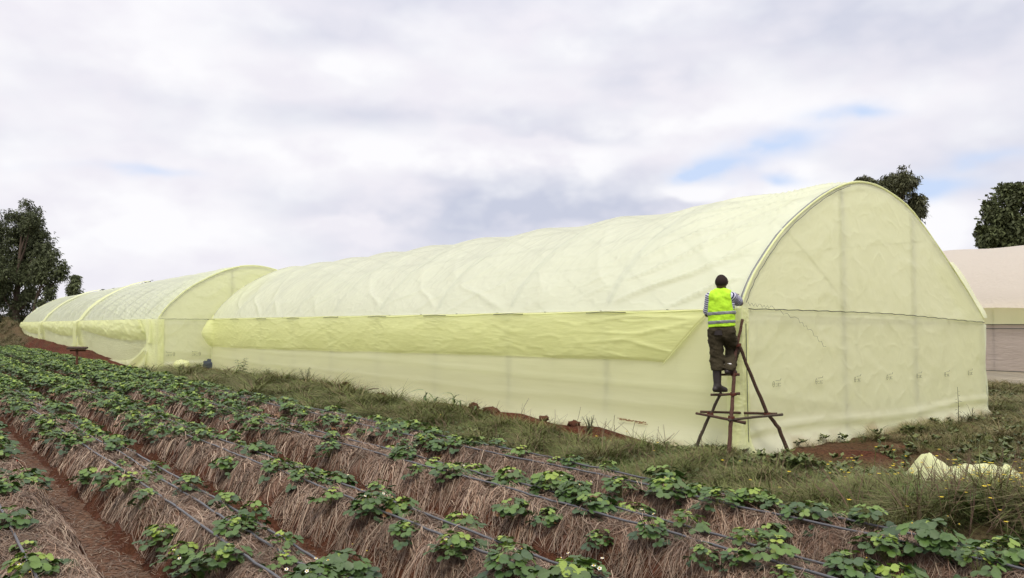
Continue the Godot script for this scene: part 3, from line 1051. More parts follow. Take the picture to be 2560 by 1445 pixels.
func leaf_shape(size: float, col: Color, reach: float, rise: float) -> MB:
	# a trifoliate leaf on its stalk; the stalk starts at the origin and reaches along +x
	var m := MB.new()
	var tip := Vector3(reach, rise, 0)
	var mid := Vector3(reach * 0.4, rise * 0.72, 0)
	m.tube([Vector3.ZERO, mid, tip], [0.0028, 0.0024, 0.0018], 4, Color(0.16, 0.17, 0.06), false)
	var lean := Vector3(0.45, 1, 0).normalized()
	leaflet(m, tip, Vector3(1, -0.12, 0).normalized(), lean, size, col)
	leaflet(m, tip, Vector3(0.25, 0.0, 1).normalized(), (lean + Vector3(0, 0, 0.3)).normalized(), size * 0.92, col * 0.95)
	leaflet(m, tip, Vector3(0.25, 0.0, -1).normalized(), (lean - Vector3(0, 0, 0.3)).normalized(), size * 0.92, col * 0.98)
	return m

var leaf_kinds: Array = []
var leaf_meshes: Array = []
var flower_mesh: ArrayMesh
var berry_meshes: Array = []

func plant_layout(count: int, seed_: int, palette := 0) -> Array:
	# [leaf kind, transform] of every leaf of one plant
	var r := RandomNumberGenerator.new()
	r.seed = seed_
	var out := []
	for i in count:
		var q := (i + 0.5) / count
		var yaw := i * 2.39996 + r.randf_range(-0.4, 0.4)
		# outer leaves long and low, inner ones upright and young
		var kind := 0
		if q > 0.78:
			kind = 6 + r.randi() % 2
		elif q > 0.4:
			kind = 3 + r.randi() % 3
		else:
			kind = r.randi() % 3
		if q < 0.3 and r.randf() < 0.12:
			kind = 8
		kind += 9 * palette
		var scale := r.randf_range(0.75, 1.2)
		var basis := Basis(Vector3.UP, yaw) * Basis(Vector3.BACK, r.randf_range(-0.25, 0.35)) * Basis(Vector3.RIGHT, r.randf_range(-0.55, 0.55))
		out.append([kind, Transform3D(basis.scaled(Vector3.ONE * scale), Vector3(r.randf_range(-0.02, 0.02), 0.0, r.randf_range(-0.02, 0.02)))])
	return out

func plant_prototype(count: int, seed_: int, flowers: int, berries: int, palette: int) -> Node3D:
	var o := Node3D.new()
	for e in plant_layout(count, seed_, palette):
		var l := part("leaf", leaf_meshes[e[0]], o)
		l.transform = e[1]
	for i in flowers:
		var f := part("flower", flower_mesh, o)
		var a := wild(0, TAU)
		f.position = Vector3(cos(a) * wild(0.06, 0.19), wild(0.13, 0.2), sin(a) * wild(0.06, 0.19))
		f.rotation = Vector3(wild(-0.6, 0.6), wild(0, 3), wild(-0.6, 0.6))
	for i in berries:
		var f := part("berry", berry_meshes[i % 2], o)
		var a := wild(0.4, 2.2)
		f.position = Vector3(cos(a) * 0.22, wild(0.0, 0.03), sin(a) * 0.2)
	return o

const ORD := ["first", "second", "third", "fourth", "fifth", "sixth", "seventh", "eighth", "ninth", "tenth", "eleventh", "twelfth", "thirteenth", "fourteenth", "fifteenth", "sixteenth", "seventeenth", "eighteenth", "nineteenth"]
const TENS := ["", "", "twenty", "thirty", "forty", "fifty", "sixty", "seventy"]

func ordinal(i: int) -> String:
	if i < 19:
		return ORD[i]
	var k := i + 1
	if k % 10 == 0:
		return (TENS[k / 10] as String).trim_suffix("y") + "ieth"
	return TENS[k / 10] + "-" + ORD[k % 10 - 1]

func in_view(t: float, p: float, y: float, slack: float) -> bool:
	var q := at(t, p, y) - EYE
	if q.z > -1.0:
		return false
	var a := deg_to_rad(-2.63)
	var yy := q.y * cos(a) - q.z * sin(a)
	var zz := q.y * sin(a) + q.z * cos(a)
	var px := 1280.0 + 1950.0 * q.x / -zz
	var py := 722.5 - 1950.0 * yy / -zz
	return px > -slack and px < 2560.0 + slack and py < 1445.0 + slack * 1.6

func make_strawberries() -> void:
	var greens := [Color(0.040, 0.076, 0.024), Color(0.050, 0.094, 0.026), Color(0.033, 0.064, 0.025), Color(0.074, 0.136, 0.030), Color(0.060, 0.112, 0.028), Color(0.050, 0.088, 0.030), Color(0.15, 0.225, 0.042), Color(0.18, 0.25, 0.052)]
	var dims := [[0.070, 0.145, 0.06], [0.066, 0.12, 0.095], [0.072, 0.165, 0.035], [0.067, 0.085, 0.135], [0.062, 0.105, 0.115], [0.068, 0.06, 0.155], [0.052, 0.035, 0.17], [0.046, 0.025, 0.155]]
	greens.append(Color(0.17, 0.085, 0.035))
	dims.append([0.06, 0.15, 0.012])
	# the same nine leaves in a fresher and in a duller green
	for tint in [Color(1.15, 1.12, 0.98), Color(1.4, 1.28, 1.0), Color(0.92, 0.94, 0.95)]:
		for i in 9:
			var shape := leaf_shape(dims[i][0], greens[i] * (tint if i < 8 else Color.WHITE), dims[i][1], dims[i][2])
			leaf_kinds.append(shape)
			leaf_meshes.append(shape.mesh(M.leaf))
	var fm := MB.new()
	for i in 5:
		var a := TAU * i / 5
		var d := Vector3(cos(a), 0.15, sin(a))
		var s := Vector3(-sin(a), 0, cos(a))
		fm.flat_quad(Vector3.ZERO, d * 0.007 + s * 0.006, d * 0.0135, d * 0.007 - s * 0.006, Color(0.80, 0.80, 0.74))
	fm.tube([Vector3(0, 0, 0), Vector3(0, 0.006, 0)], [0.006, 0.004], 6, Color(0.6, 0.42, 0.04))
	flower_mesh = fm.mesh(M.petal)
	for c in [Color(0.55, 0.02, 0.015), Color(0.55, 0.50, 0.16)]:
		var bm := MB.new()
		bm.tube([Vector3(0, 0.015, 0), Vector3(0, 0.008, 0), Vector3(0, -0.004, 0), Vector3(0, -0.016, 0)], [0.005, 0.013, 0.011, 0.003], 7, c)
		berry_meshes.append(bm.mesh(M.petal))
	# one plant of each kind: leafy ones with every leaf a part, and smaller ones
	var protos := []
	for e in [[36, 101, 0, 0, 0], [44, 102, 2, 0, 1], [26, 103, 0, 0, 2], [40, 104, 1, 1, 2], [20, 105, 0, 0, 1], [50, 106, 3, 0, 0]]:
		protos.append(plant_prototype(e[0], e[1], e[2], e[3], e[4]))
	var far_meshes := []
	for e in [[28, 201], [34, 202], [24, 203]]:
		var m := MB.new()
		for l in plant_layout(e[0], e[1], e[1] - 201):
			m.add(leaf_kinds[l[0]], l[1])
		far_meshes.append(m.mesh(M.leaf))
	# places read off the photograph for the near plants: distance along the bed, offset across it
	var near := [
		[6.13, -0.11, 6.82, -0.06, 7.60, -0.08, 9.06, -0.03],
		[4.6, -0.1, 4.89, 0.24, 5.28, 0.0, 5.65, 0.12, 5.71, -0.29, 5.98, -0.34, 6.15, -0.03, 6.45, -0.34, 6.50, 0.22, 7.12, -0.34, 7.22, 0.21, 8.05, -0.28, 8.12, 0.14, 8.76, -0.27, 8.98, -0.04, 9.48, -0.30, 9.63, 0.19, 10.09, -0.04, 10.44, -0.34, 11.26, 0.11],
		[3.6, -0.2, 3.87, 0.16, 4.19, -0.17, 4.65, 0.11, 4.84, -0.20, 5.47, 0.27, 5.51, -0.21, 6.16, 0.08, 6.19, -0.17, 6.82, 0.23, 6.89, -0.22, 7.61, 0.17, 7.82, -0.10, 8.46, -0.13, 8.54, 0.34, 9.17, 0.32, 9.64, -0.30, 9.86, 0.16, 10.50, 0.14, 11.47, -0.10, 11.48, 0.31],
		[2.4, -0.2, 2.60, 0.34, 2.78, 0.14, 3.03, -0.25, 3.24, -0.02, 3.41, -0.2, 3.63, 0.15, 3.66, -0.28, 4.17, 0.12, 4.22, -0.2, 4.68, -0.33, 4.95, 0.34, 5.07, 0.0, 5.37, -0.30, 5.44, 0.1, 5.82, -0.32, 5.89, 0.20, 6.50, 0.15, 7.17, -0.15, 7.28, 0.25, 7.69, -0.28, 7.79, 0.02, 8.42, -0.01, 9.3, 0.3, 9.81, -0.34],
		[1.9, 0.2, 2.24, 0.01, 2.34, -0.23, 2.41, 0.27, 2.68, -0.12, 2.93, -0.28, 3.25, -0.34, 3.30, 0.2, 3.51, 0.26, 3.73, 0.01, 3.87, -0.33, 4.1, 0.12, 4.32, 0.07, 4.50, -0.17, 4.87, -0.03, 5.10, -0.20, 5.5, 0.2, 5.61, -0.30, 6.18, -0.32, 6.3, 0.2, 6.59, -0.34, 6.90, 0.21, 7.10, 0.11, 7.71, 0.06, 8.39, 0.20],
	]
	var spots := []
	for b in 5:
		var last := 0.0
		for i in range(0, near[b].size(), 2):
			last = maxf(last, near[b][i])
			spots.append([b, near[b][i], near[b][i + 1], wild(0.8, 1.35)])
		for row in [-1.0, 1.0]:
			var t := last + wild(0.2, 0.5)
			while t < BED_END[b]:
				if rng.randf() < (0.74 if t < 22.0 else 0.93):
					spots.append([b, t, row * wild(0.1, 0.32), wild(0.75, 1.25) * (1.05 if t < 14.0 else 1.15)])
				t += wild(0.27, 0.48) if t < 22.0 else wild(0.24, 0.42)
	var seen := []
	for s in spots:
		if in_view(s[1], BED_P[s[0]] + s[2], 0.35, 340.0):
			var depth: float = 0.7907 * s[1] + 0.6123 * (BED_P[s[0]] + s[2])
			seen.append([depth if in_view(s[1], BED_P[s[0]] + s[2], 0.45, 30.0) else depth + 500.0, s])
	seen.sort_custom(func(a, b): return a[0] < b[0])
	var counts := {}
	var far_where := []
	var far_tint := []
	for i in seen.size():
		var s: Array = seen[i][1]
		var b: int = s[0]
		var q := bed_point(b, s[1], s[2], -0.025)
		if i >= 296:
			q.y += 0.0
			far_where.append(Transform3D(Basis(Vector3.UP, wild(0, TAU)).scaled(Vector3(1.12, wild(0.85, 1.1), 1.12) * (s[3] as float)), q))
			far_tint.append(Color.WHITE * wild(0.8, 1.25))
			continue
		var side := "greenhouse-side" if s[2] > 0.0 else "field-side"
		var key := "%d %s" % [b, side]
		var k: int = counts.get(key, 0)
		counts[key] = k + 1
		var look := "strawberry plant"
		var o: Node3D
		if i < 110:
			var which := (i * 7 + b * 3) % 6
			if s[3] < 0.92:
				which = 4 if i % 2 else 2
			o = protos[which].duplicate()
			look = ["leafy strawberry plant", "white flowered strawberry plant", "small open strawberry plant", "fruiting strawberry plant", "sparse small strawberry plant", "bushy flowering strawberry plant"][which]
		else:
			var mi := MeshInstance3D.new()
			mi.mesh = far_meshes[i % 3]
			o = mi
		o.name = "strawberry_plant"
		add_child(o, true)
		o.transform = Transform3D(Basis(Vector3.UP, wild(0, TAU)).scaled(Vector3(0.92, wild(0.78, 1.0), 0.92) * (s[3] as float)), q)
		tag(o, "%s, %s along the %s row of the %s" % [look, ordinal(k), side, BED_NAME[b]], "strawberry plant", "strawberry plants on the beds")
	for p in protos:
		p.free()
	var rest := scatter("strawberry_foliage", far_meshes[1], far_where, far_tint)
	tag(rest, "dense strawberry plants merging along the far stretch of the beds", "strawberry plants")
	rest.set_meta("kind", "stuff")

# ---------------------------------------------------------------- trees
func spray_mesh(leaf_len: float, leaf_wide: float, count: int, seed_: int, droop: float) -> MB:
	var r := RandomNumberGenerator.new()
	r.seed = seed_
	var m := MB.new()
	for i in count:
		var o := Vector3(r.randf_range(-1, 1), r.randf_range(-1, 1), r.randf_range(-1, 1)) * 0.32
		var d := Vector3(r.randf_range(-1, 1), r.randf_range(-1, 0.8) - droop, r.randf_range(-1, 1)).normalized()
		var s := d.cross(Vector3(r.randf_range(-1, 1), r.randf_range(-1, 1), r.randf_range(-1, 1))).normalized()
		var l := leaf_len * r.randf_range(0.7, 1.3)
		var w := leaf_wide * r.randf_range(0.7, 1.3)
		var col := Color.WHITE * r.randf_range(0.75, 1.25)
		m.flat_quad(o, o + d * l * 0.45 + s * w, o + d * l, o + d * l * 0.45 - s * w, col)
	return m

func tree(label: String, spot: Vector3, lobes: Array, trunk_r: float, leaf_col: Color, spray: ArrayMesh, per: float, group: String, kind := "tree", bark_col := Color(0.11, 0.085, 0.065)) -> void:
	var t := spot.dot(U)
	var p := spot.dot(V)
	spot.y = ground_h(t, p) - 0.1
	var o := thing(kind, label, kind, spot, 0.0, group)
	var top := 0.0
	var mid := Vector3.ZERO
	for l in lobes:
		top = maxf(top, l[1])
		mid += Vector3(l[0], 0, 0) / lobes.size()
	top -= spot.y
	var trunk := MB.new()
	var pts := []
	var rr := []
	for i in 9:
		var q := i / 8.0
		pts.append(Vector3(mid.x * q * q + 0.25 * sin(q * 5.0 + spot.x) * q, top * 0.9 * q, 0.3 * sin(q * 4.0) * q))
		rr.append(trunk_r * (1.15 - q * 0.95) + (0.5 * trunk_r if i == 0 else 0.0))
	trunk.tube(pts, rr, 9, bark_col)
	part("trunk", trunk.mesh(M.bark), o)
	var where := []
	var tint := []
	var r := RandomNumberGenerator.new()
	r.seed = int(absf(spot.x) * 100.0) + 5
	for l in lobes:
		var c := Vector3(l[0], l[1] - spot.y, r.randf_range(-1.2, 1.2) * l[2])
		# a limb from the trunk up to the mass of leaves
		var from: Vector3 = pts[clampi(int((c.y / top) * 8.0 - 1.6), 1, 7)]
		var limb := MB.new()
		var via := from.lerp(c, 0.5) + Vector3(0, -0.1 * from.distance_to(c), 0)
		limb.tube([from, from.lerp(via, 0.6), via, c, c + (c - via) * 0.08], [trunk_r * 0.4, trunk_r * 0.32, trunk_r * 0.25, trunk_r * 0.15, trunk_r * 0.05], 6, bark_col)
		part("limb", limb.mesh(M.bark), o)
		var count := int(per * maxf(0.5, pow(l[2], 2.1)) * 0.7)
		# leaves hang in sub-clumps within each mass, so that gaps remain between
		var subs := []
		for k in 9:
			var d := Vector3(r.randf_range(-1, 1), r.randf_range(-1, 1), r.randf_range(-1, 1))
			subs.append(c + d.normalized() * l[2] * r.randf_range(0.45, 1.05) * Vector3(1, 1.1, 1))
		for k in count:
			var s: Vector3 = subs[r.randi() % 9]
			var d: Vector3 = Vector3(r.randfn(0, 1), r.randfn(0, 1), r.randfn(0, 1)) * l[2] * 0.17
			var basis := Basis.from_euler(Vector3(r.randf_range(-0.5, 0.5), r.randf_range(0, TAU), r.randf_range(-0.5, 0.5))).scaled(Vector3.ONE * r.randf_range(0.7, 1.35))
			where.append(Transform3D(basis, s + d))
			tint.append(leaf_col * (r.randf_range(0.55, 1.5)))
	scatter("crown", spray, where, tint, o)

func make_trees() -> void:
	var gum := spray_mesh(0.30, 0.045, 16, 31, 0.7).mesh(M.crown)
	var gum_near := spray_mesh(0.24, 0.030, 16, 33, 0.6).mesh(M.crown)
	var dense := spray_mesh(0.22, 0.06, 16, 32, 0.2).mesh(M.crown)
	var dark := Color(0.078, 0.092, 0.042)
	tree("tall dark gum tree towering over the end of the second greenhouse", Vector3(-50.87, 0, -80), [[-0.82, 12.32, 1.85], [0.82, 12.93, 1.31], [1.85, 12.32, 0.9], [0, 10.68, 1.85], [2.26, 10.68, 1.15], [-1.03, 9.04, 2.05], [1.23, 9.04, 1.56], [2.46, 9.04, 0.82], [0, 6.99, 1.64], [-1.64, 6.57, 1.64], [1.64, 6.99, 1.03], [-1.23, 4.52, 1.44], [0.62, 4.52, 1.15], [1.64, 5.14, 0.62], [-0.62, 2.88, 1.15], [0.82, 2.88, 0.9]], 0.34, dark, gum, 105.0, "gum trees")
	tree("thin ragged gum tree leaning out beside the tall dark one", Vector3(-46.57, 0, -76), [[1.75, 8.68, 0.7], [2.34, 7.71, 0.55], [1.17, 7.9, 0.7], [1.56, 6.74, 0.7], [0.97, 5.57, 0.55], [2.14, 6.74, 0.47], [0.58, 6.35, 0.47], [1.36, 4.98, 0.47], [0.78, 4.01, 0.39], [0.39, 7.51, 0.62]], 0.16, dark * 1.1, gum, 110.0, "gum trees")
	tree("gum tree cut by the picture edge behind the tall dark one", Vector3(-56.35, 0, -82), [[0, 10.89, 2.2], [0.84, 7.53, 2.0], [-0.42, 4.59, 2.0], [1.26, 12.58, 1.5]], 0.3, dark, gum, 120.0, "gum trees")
	tree("small pointed tree standing alone between the gum trees and the greenhouse roof", Vector3(-53.35, 0, -95), [[0.15, 7.53, 0.24], [0.05, 6.85, 0.44], [-0.05, 6.17, 0.58], [-0.15, 5.49, 0.73], [-0.1, 4.76, 0.83], [-0.1, 4.0, 0.9]], 0.12, dark * 1.5, gum, 170.0, "")
	tree("dark gum tree rising behind the gable of the first greenhouse", Vector3(25.52, 0, -52), [[0.35, 11.37, 0.75], [-0.05, 11.63, 0.53], [0.88, 11.58, 0.48], [1.28, 10.3, 0.64], [1.68, 9.63, 0.32], [0.08, 10.57, 0.8], [-0.59, 11.15, 0.32], [-1.97, 11.55, 0.19], [-1.52, 11.39, 0.16], [0.67, 9.1, 0.8], [1.76, 10.3, 0.24], [-0.8, 9.6, 0.7], [0.2, 8.2, 0.9]], 0.2, Color(0.095, 0.10, 0.050), gum_near, 300.0, "")
	tree("big dense tree rising above the beige roof of the older greenhouse", Vector3(31.02, 0, -48), [[-0.37, 9.86, 0.54], [0.2, 9.96, 0.64], [-0.98, 8.92, 0.69], [0, 8.43, 0.98], [-1.23, 7.89, 0.64], [0.98, 9.17, 0.98], [-1.65, 7.15, 0.44], [-0.25, 7.2, 0.98], [1.23, 7.44, 0.98], [-1.9, 7.49, 0.25], [-0.98, 6.66, 0.62], [0.4, 6.2, 1.0], [-0.5, 5.2, 1.0]], 0.28, Color(0.085, 0.10, 0.042), dense, 230.0, "")
	tree("low treetop peeping over the second greenhouse roof, nearer its far end", Vector3(-57.82, 0, -110), [[0, 6.32, 0.34], [0.39, 5.93, 0.56], [-0.28, 5.76, 0.51], [0, 4.8, 0.8]], 0.1, dark * 1.2, gum, 150.0, "")
	tree("low treetop peeping over the second greenhouse roof, beside a slightly lower one", Vector3(-56.75, 0, -112), [[-0.11, 6.63, 0.29], [0.34, 6.23, 0.52], [-0.46, 6.12, 0.46], [0, 5.2, 0.8]], 0.1, dark * 1.2, gum, 150.0, "")
	tree("thin twiggy treetop poking above the middle of the second greenhouse roof", Vector3(-46.56, 0, -100), [[0, 7.11, 0.16], [-0.31, 6.75, 0.22], [0.31, 6.9, 0.15]], 0.06, dark * 1.2, gum, 60.0, "")
	tree("dark bush under the tall gum tree at the field's end", Vector3(-50.07, 0, -77), [[-0.08, 1.86, 0.87], [-0.95, 2.14, 0.99], [0.51, 1.59, 0.55], [-1.6, 1.8, 0.9]], 0.08, Color(0.045, 0.052, 0.026), dense, 260.0, "", "bush")
	tree("dark bush against the rounded end of the second greenhouse", Vector3(-47.38, 0, -75), [[-0.23, 1.67, 0.69], [0.38, 1.36, 0.42], [-0.69, 1.44, 0.54]], 0.06, Color(0.04, 0.05, 0.024), dense, 260.0, "", "bush")

# ---------------------------------------------------------------- the pole ladder
func stick(called: String, pts: Array, r0: float, r1: float, o: Node3D, col: Color) -> void:
	# a rough round pole with a few knots
	var out := []
	var rr := []
	var n := 0
	for i in pts.size() - 1:
		for k in 5:
			var q := k / 5.0
			var c: Vector3 = (pts[i] as Vector3).lerp(pts[i + 1], q)
			out.append(c + Vector3(nf.get_noise_2d(n * 0.6, r0 * 900.0), 0, nf.get_noise_2d(n * 0.6, r0 * 900.0 + 40.0)) * 0.014)
			rr.append(0.86 * lerpf(r0, r1, (i + q) / (pts.size() - 1.0)) * (1.0 + 0.14 * nf.get_noise_2d(n * 1.7, r0 * 500.0)))
			n += 1
	out.append(pts[pts.size() - 1])
	rr.append(r1)
	var m := MB.new()
	m.tube(out, rr, 9, col)
	part(called, m.mesh(M.bark), o)

func make_ladder() -> void:
	var o := thing("pole_ladder", "rough three legged ladder of lashed wooden poles at the greenhouse corner", "ladder", Vector3(3.1, 0.05, -11.5))
	var w := func(a: Vector3) -> Vector3: return a - Vector3(3.1, 0.05, -11.5)
	var brown := Color(0.095, 0.062, 0.044)
	var red := Color(0.115, 0.066, 0.048)
	var grey := Color(0.095, 0.075, 0.057)
	stick("leg", [w.call(Vector3(2.735, 0.02, -11.88)), w.call(Vector3(2.90, 0.5, -11.75)), w.call(Vector3(3.09, 0.98, -11.58))], 0.030, 0.024, o, grey)
	stick("leg", [w.call(Vector3(3.08, 0.02, -11.23)), w.call(Vector3(3.165, 0.64, -11.33)), w.call(Vector3(3.22, 0.97, -11.42)), w.call(Vector3(3.285, 1.5, -11.53)), w.call(Vector3(3.33, 1.66, -11.57)), w.call(Vector3(3.445, 2.06, -11.66))], 0.036, 0.024, o, red)
	stick("leg", [w.call(Vector3(4.18, -0.05, -11.78)), w.call(Vector3(3.98, 0.44, -11.72)), w.call(Vector3(3.79, 0.68, -11.68)), w.call(Vector3(3.55, 1.22, -11.6)), w.call(Vector3(3.335, 1.70, -11.52))], 0.036, 0.027, o, brown)
	stick("crosspiece", [w.call(Vector3(2.76, 0.655, -11.78)), w.call(Vector3(3.0, 0.625, -11.58)), w.call(Vector3(3.35, 0.575, -11.27))], 0.022, 0.026, o, brown)
	stick("crosspiece", [w.call(Vector3(2.83, 0.675, -11.80)), w.call(Vector3(3.4, 0.66, -11.80)), w.call(Vector3(3.97, 0.645, -11.76))], 0.021, 0.024, o, brown)
	stick("crosspiece", [w.call(Vector3(3.10, 0.615, -11.27)), w.call(Vector3(3.55, 0.63, -11.5)), w.call(Vector3(4.03, 0.645, -11.70))], 0.024, 0.021, o, grey)
	stick("rung", [w.call(Vector3(2.945, 0.945, -11.62)), w.call(Vector3(3.1, 0.955, -11.52)), w.call(Vector3(3.30, 0.985, -11.36))], 0.022, 0.022, o, brown)
	stick("rung", [w.call(Vector3(3.02, 1.235, -11.72)), w.call(Vector3(3.32, 1.255, -11.44))], 0.020, 0.020, o, red)
	for c in [Vector3(3.165, 0.64, -11.33), Vector3(2.955, 0.65, -11.70), Vector3(3.80, 0.655, -11.69), Vector3(3.225, 0.97, -11.42), Vector3(3.335, 1.68, -11.54), Vector3(3.265, 1.25, -11.5)]:
		var m := MB.new()
		for k in 3:
			var loop := []
			for i in 9:
				var a := TAU * i / 8
				loop.append(w.call(c) + Vector3(0.045 * cos(a), 0.012 * (k - 1) + 0.012 * sin(a * 2.0), 0.045 * sin(a)))
			m.tube(loop, [0.006], 5, Color(0.14, 0.05, 0.035), false)
		part("lashing", m.mesh(M.bark), o)

# ---------------------------------------------------------------- the man on the ladder
func field_mesh(m: MB, bones: Array, cell: float, grow: float, soft: float, cuts: Array, rough := 0.0, uvf = null) -> void:
	# tapered capsules joined by a smooth minimum, meshed as surface nets
	var lo := Vector3.ONE * 1e9
	var hi := -lo
	for b in bones:
		for k in 2:
			var r: float = b[2 + k] + grow + cell * 3.0 + rough
			lo = lo.min(b[k] - Vector3.ONE * r)
			hi = hi.max(b[k] + Vector3.ONE * r)
	var nx := int((hi.x - lo.x) / cell) + 2
	var ny := int((hi.y - lo.y) / cell) + 2
	var nz_ := int((hi.z - lo.z) / cell) + 2
	var f := PackedFloat32Array()
	f.resize(nx * ny * nz_)
	f.fill(0.2)
	for b in bones:
		var a: Vector3 = b[0]
		var ba: Vector3 = b[1] - b[0]
		var ra: float = b[2] + grow
		var rb: float = b[3] + grow
		var bb := maxf(ba.length_squared(), 1e-9)
		var reach := maxf(ra, rb) + cell * 2.5 + soft
		var l2 := (a.min(b[1]) - Vector3.ONE * reach - lo) / cell
		var h2 := (a.max(b[1]) + Vector3.ONE * reach - lo) / cell
		for z in range(maxi(int(l2.z), 0), mini(int(h2.z) + 2, nz_)):
			for y in range(maxi(int(l2.y), 0), mini(int(h2.y) + 2, ny)):
				for x in range(maxi(int(l2.x), 0), mini(int(h2.x) + 2, nx)):
					var p := lo + Vector3(x, y, z) * cell
					var pa := p - a
					var h := clampf(pa.dot(ba) / bb, 0.0, 1.0)
					var d := (pa - ba * h).length() - lerpf(ra, rb, h)
					var i := (z * ny + y) * nx + x
					var e := f[i]
					var q := maxf(soft - absf(d - e), 0.0) / soft
					f[i] = minf(d, e) - q * q * soft * 0.25
	if cuts.size() or rough > 0.0:
		for z in nz_:
			for y in ny:
				for x in nx:
					var i := (z * ny + y) * nx + x
					if absf(f[i]) > 0.19:
						continue
					var p := lo + Vector3(x, y, z) * cell
					if rough > 0.0:
						f[i] += rough * nf.get_noise_3d(p.x * 9.0, p.y * 6.0, p.z * 9.0) + rough * 0.7 * nf.get_noise_3d(p.x * 3.0 + 9.0, p.y * 16.0 + p.x * 6.0, p.z * 5.0)
					for c in cuts:
						f[i] = maxf(f[i], (p - c[0]).dot(c[1]))
	var ids := {}
	var corner := [0, 1, nx, nx + 1, nx * ny, nx * ny + 1, nx * ny + nx, nx * ny + nx + 1]
	var edges := [[0, 1], [2, 3], [4, 5], [6, 7], [0, 2], [1, 3], [4, 6], [5, 7], [0, 4], [1, 5], [2, 6], [3, 7]]
	for z in nz_ - 1:
		for y in ny - 1:
			var row := (z * ny + y) * nx
			for x in nx - 1:
				var i := row + x
				var neg := 0
				for k in corner:
					if f[i + k] < 0.0:
						neg += 1
				if neg == 0 or neg == 8:
					continue
				var s := Vector3.ZERO
				var cnt := 0
				for e in edges:
					var d0: float = f[i + corner[e[0]]]
					var d1: float = f[i + corner[e[1]]]
					if (d0 < 0.0) != (d1 < 0.0):
						var q := d0 / (d0 - d1)
						var c0 := Vector3(e[0] & 1, (e[0] >> 1) & 1, e[0] >> 2)
						var c1 := Vector3(e[1] & 1, (e[1] >> 1) & 1, e[1] >> 2)
						s += c0.lerp(c1, q)
						cnt += 1
				var p := lo + (Vector3(x, y, z) + s / cnt) * cell
				ids[i] = m.vert(p, Color.WHITE, uvf.call(p) if uvf != null else Vector2.ZERO)
	var sx := 1
	var sy := nx
	var sz := nx * ny
	for i in ids:
		# edges leaving the cell's first corner along x, y and z
		for axis in 3:
			var st: int = [sx, sy, sz][axis]
			var u: int = [sy, sz, sx][axis]
			var v: int = [sz, sx, sy][axis]
			var d0: float = f[i]
			var d1: float = f[i + st]
			if (d0 < 0.0) == (d1 < 0.0):
				continue
			if not (ids.has(i - u) and ids.has(i - v) and ids.has(i - u - v)):
				continue
			if d0 < 0.0:
				m.quad(ids[i - u - v], ids[i - v], ids[i], ids[i - u])
			else:
				m.quad(ids[i - u - v], ids[i - u], ids[i], ids[i - v])

func hand(m: MB, wrist: Vector3, toward: Vector3, up: Vector3, thumb_side: float) -> void:
	var f := toward.normalized()
	var s := f.cross(up).normalized() * thumb_side
	var n := up.normalized()
	var bones := [[wrist, wrist + f * 0.03, 0.026, 0.026]]
	for k in 4:
		var o := (k - 1.5) * 0.019
		var base := wrist + f * 0.095 + s * -o
		bones.append([wrist + f * 0.02 + s * -o * 0.7, base, 0.014, 0.0125])
		var len_: float = [0.042, 0.046, 0.043, 0.034][k]
		var k1 := base + f * len_ * 0.85 - n * len_ * 0.45
		var k2 := k1 + f * len_ * 0.35 - n * len_ * 0.7
		bones.append([base, k1, 0.0098, 0.0088])
		bones.append([k1, k2, 0.0088, 0.0076])
	var tb := wrist + f * 0.025 + s * 0.03
	bones.append([wrist + f * 0.01 + s * 0.012, tb, 0.016, 0.013])
	bones.append([tb, tb + f * 0.045 + s * 0.016 - n * 0.02, 0.012, 0.0105])
	bones.append([tb + f * 0.045 + s * 0.016 - n * 0.02, tb + f * 0.07 + s * 0.004 - n * 0.038, 0.0105, 0.009])
	field_mesh(m, bones, 0.0042, 0.0, 0.006, [])

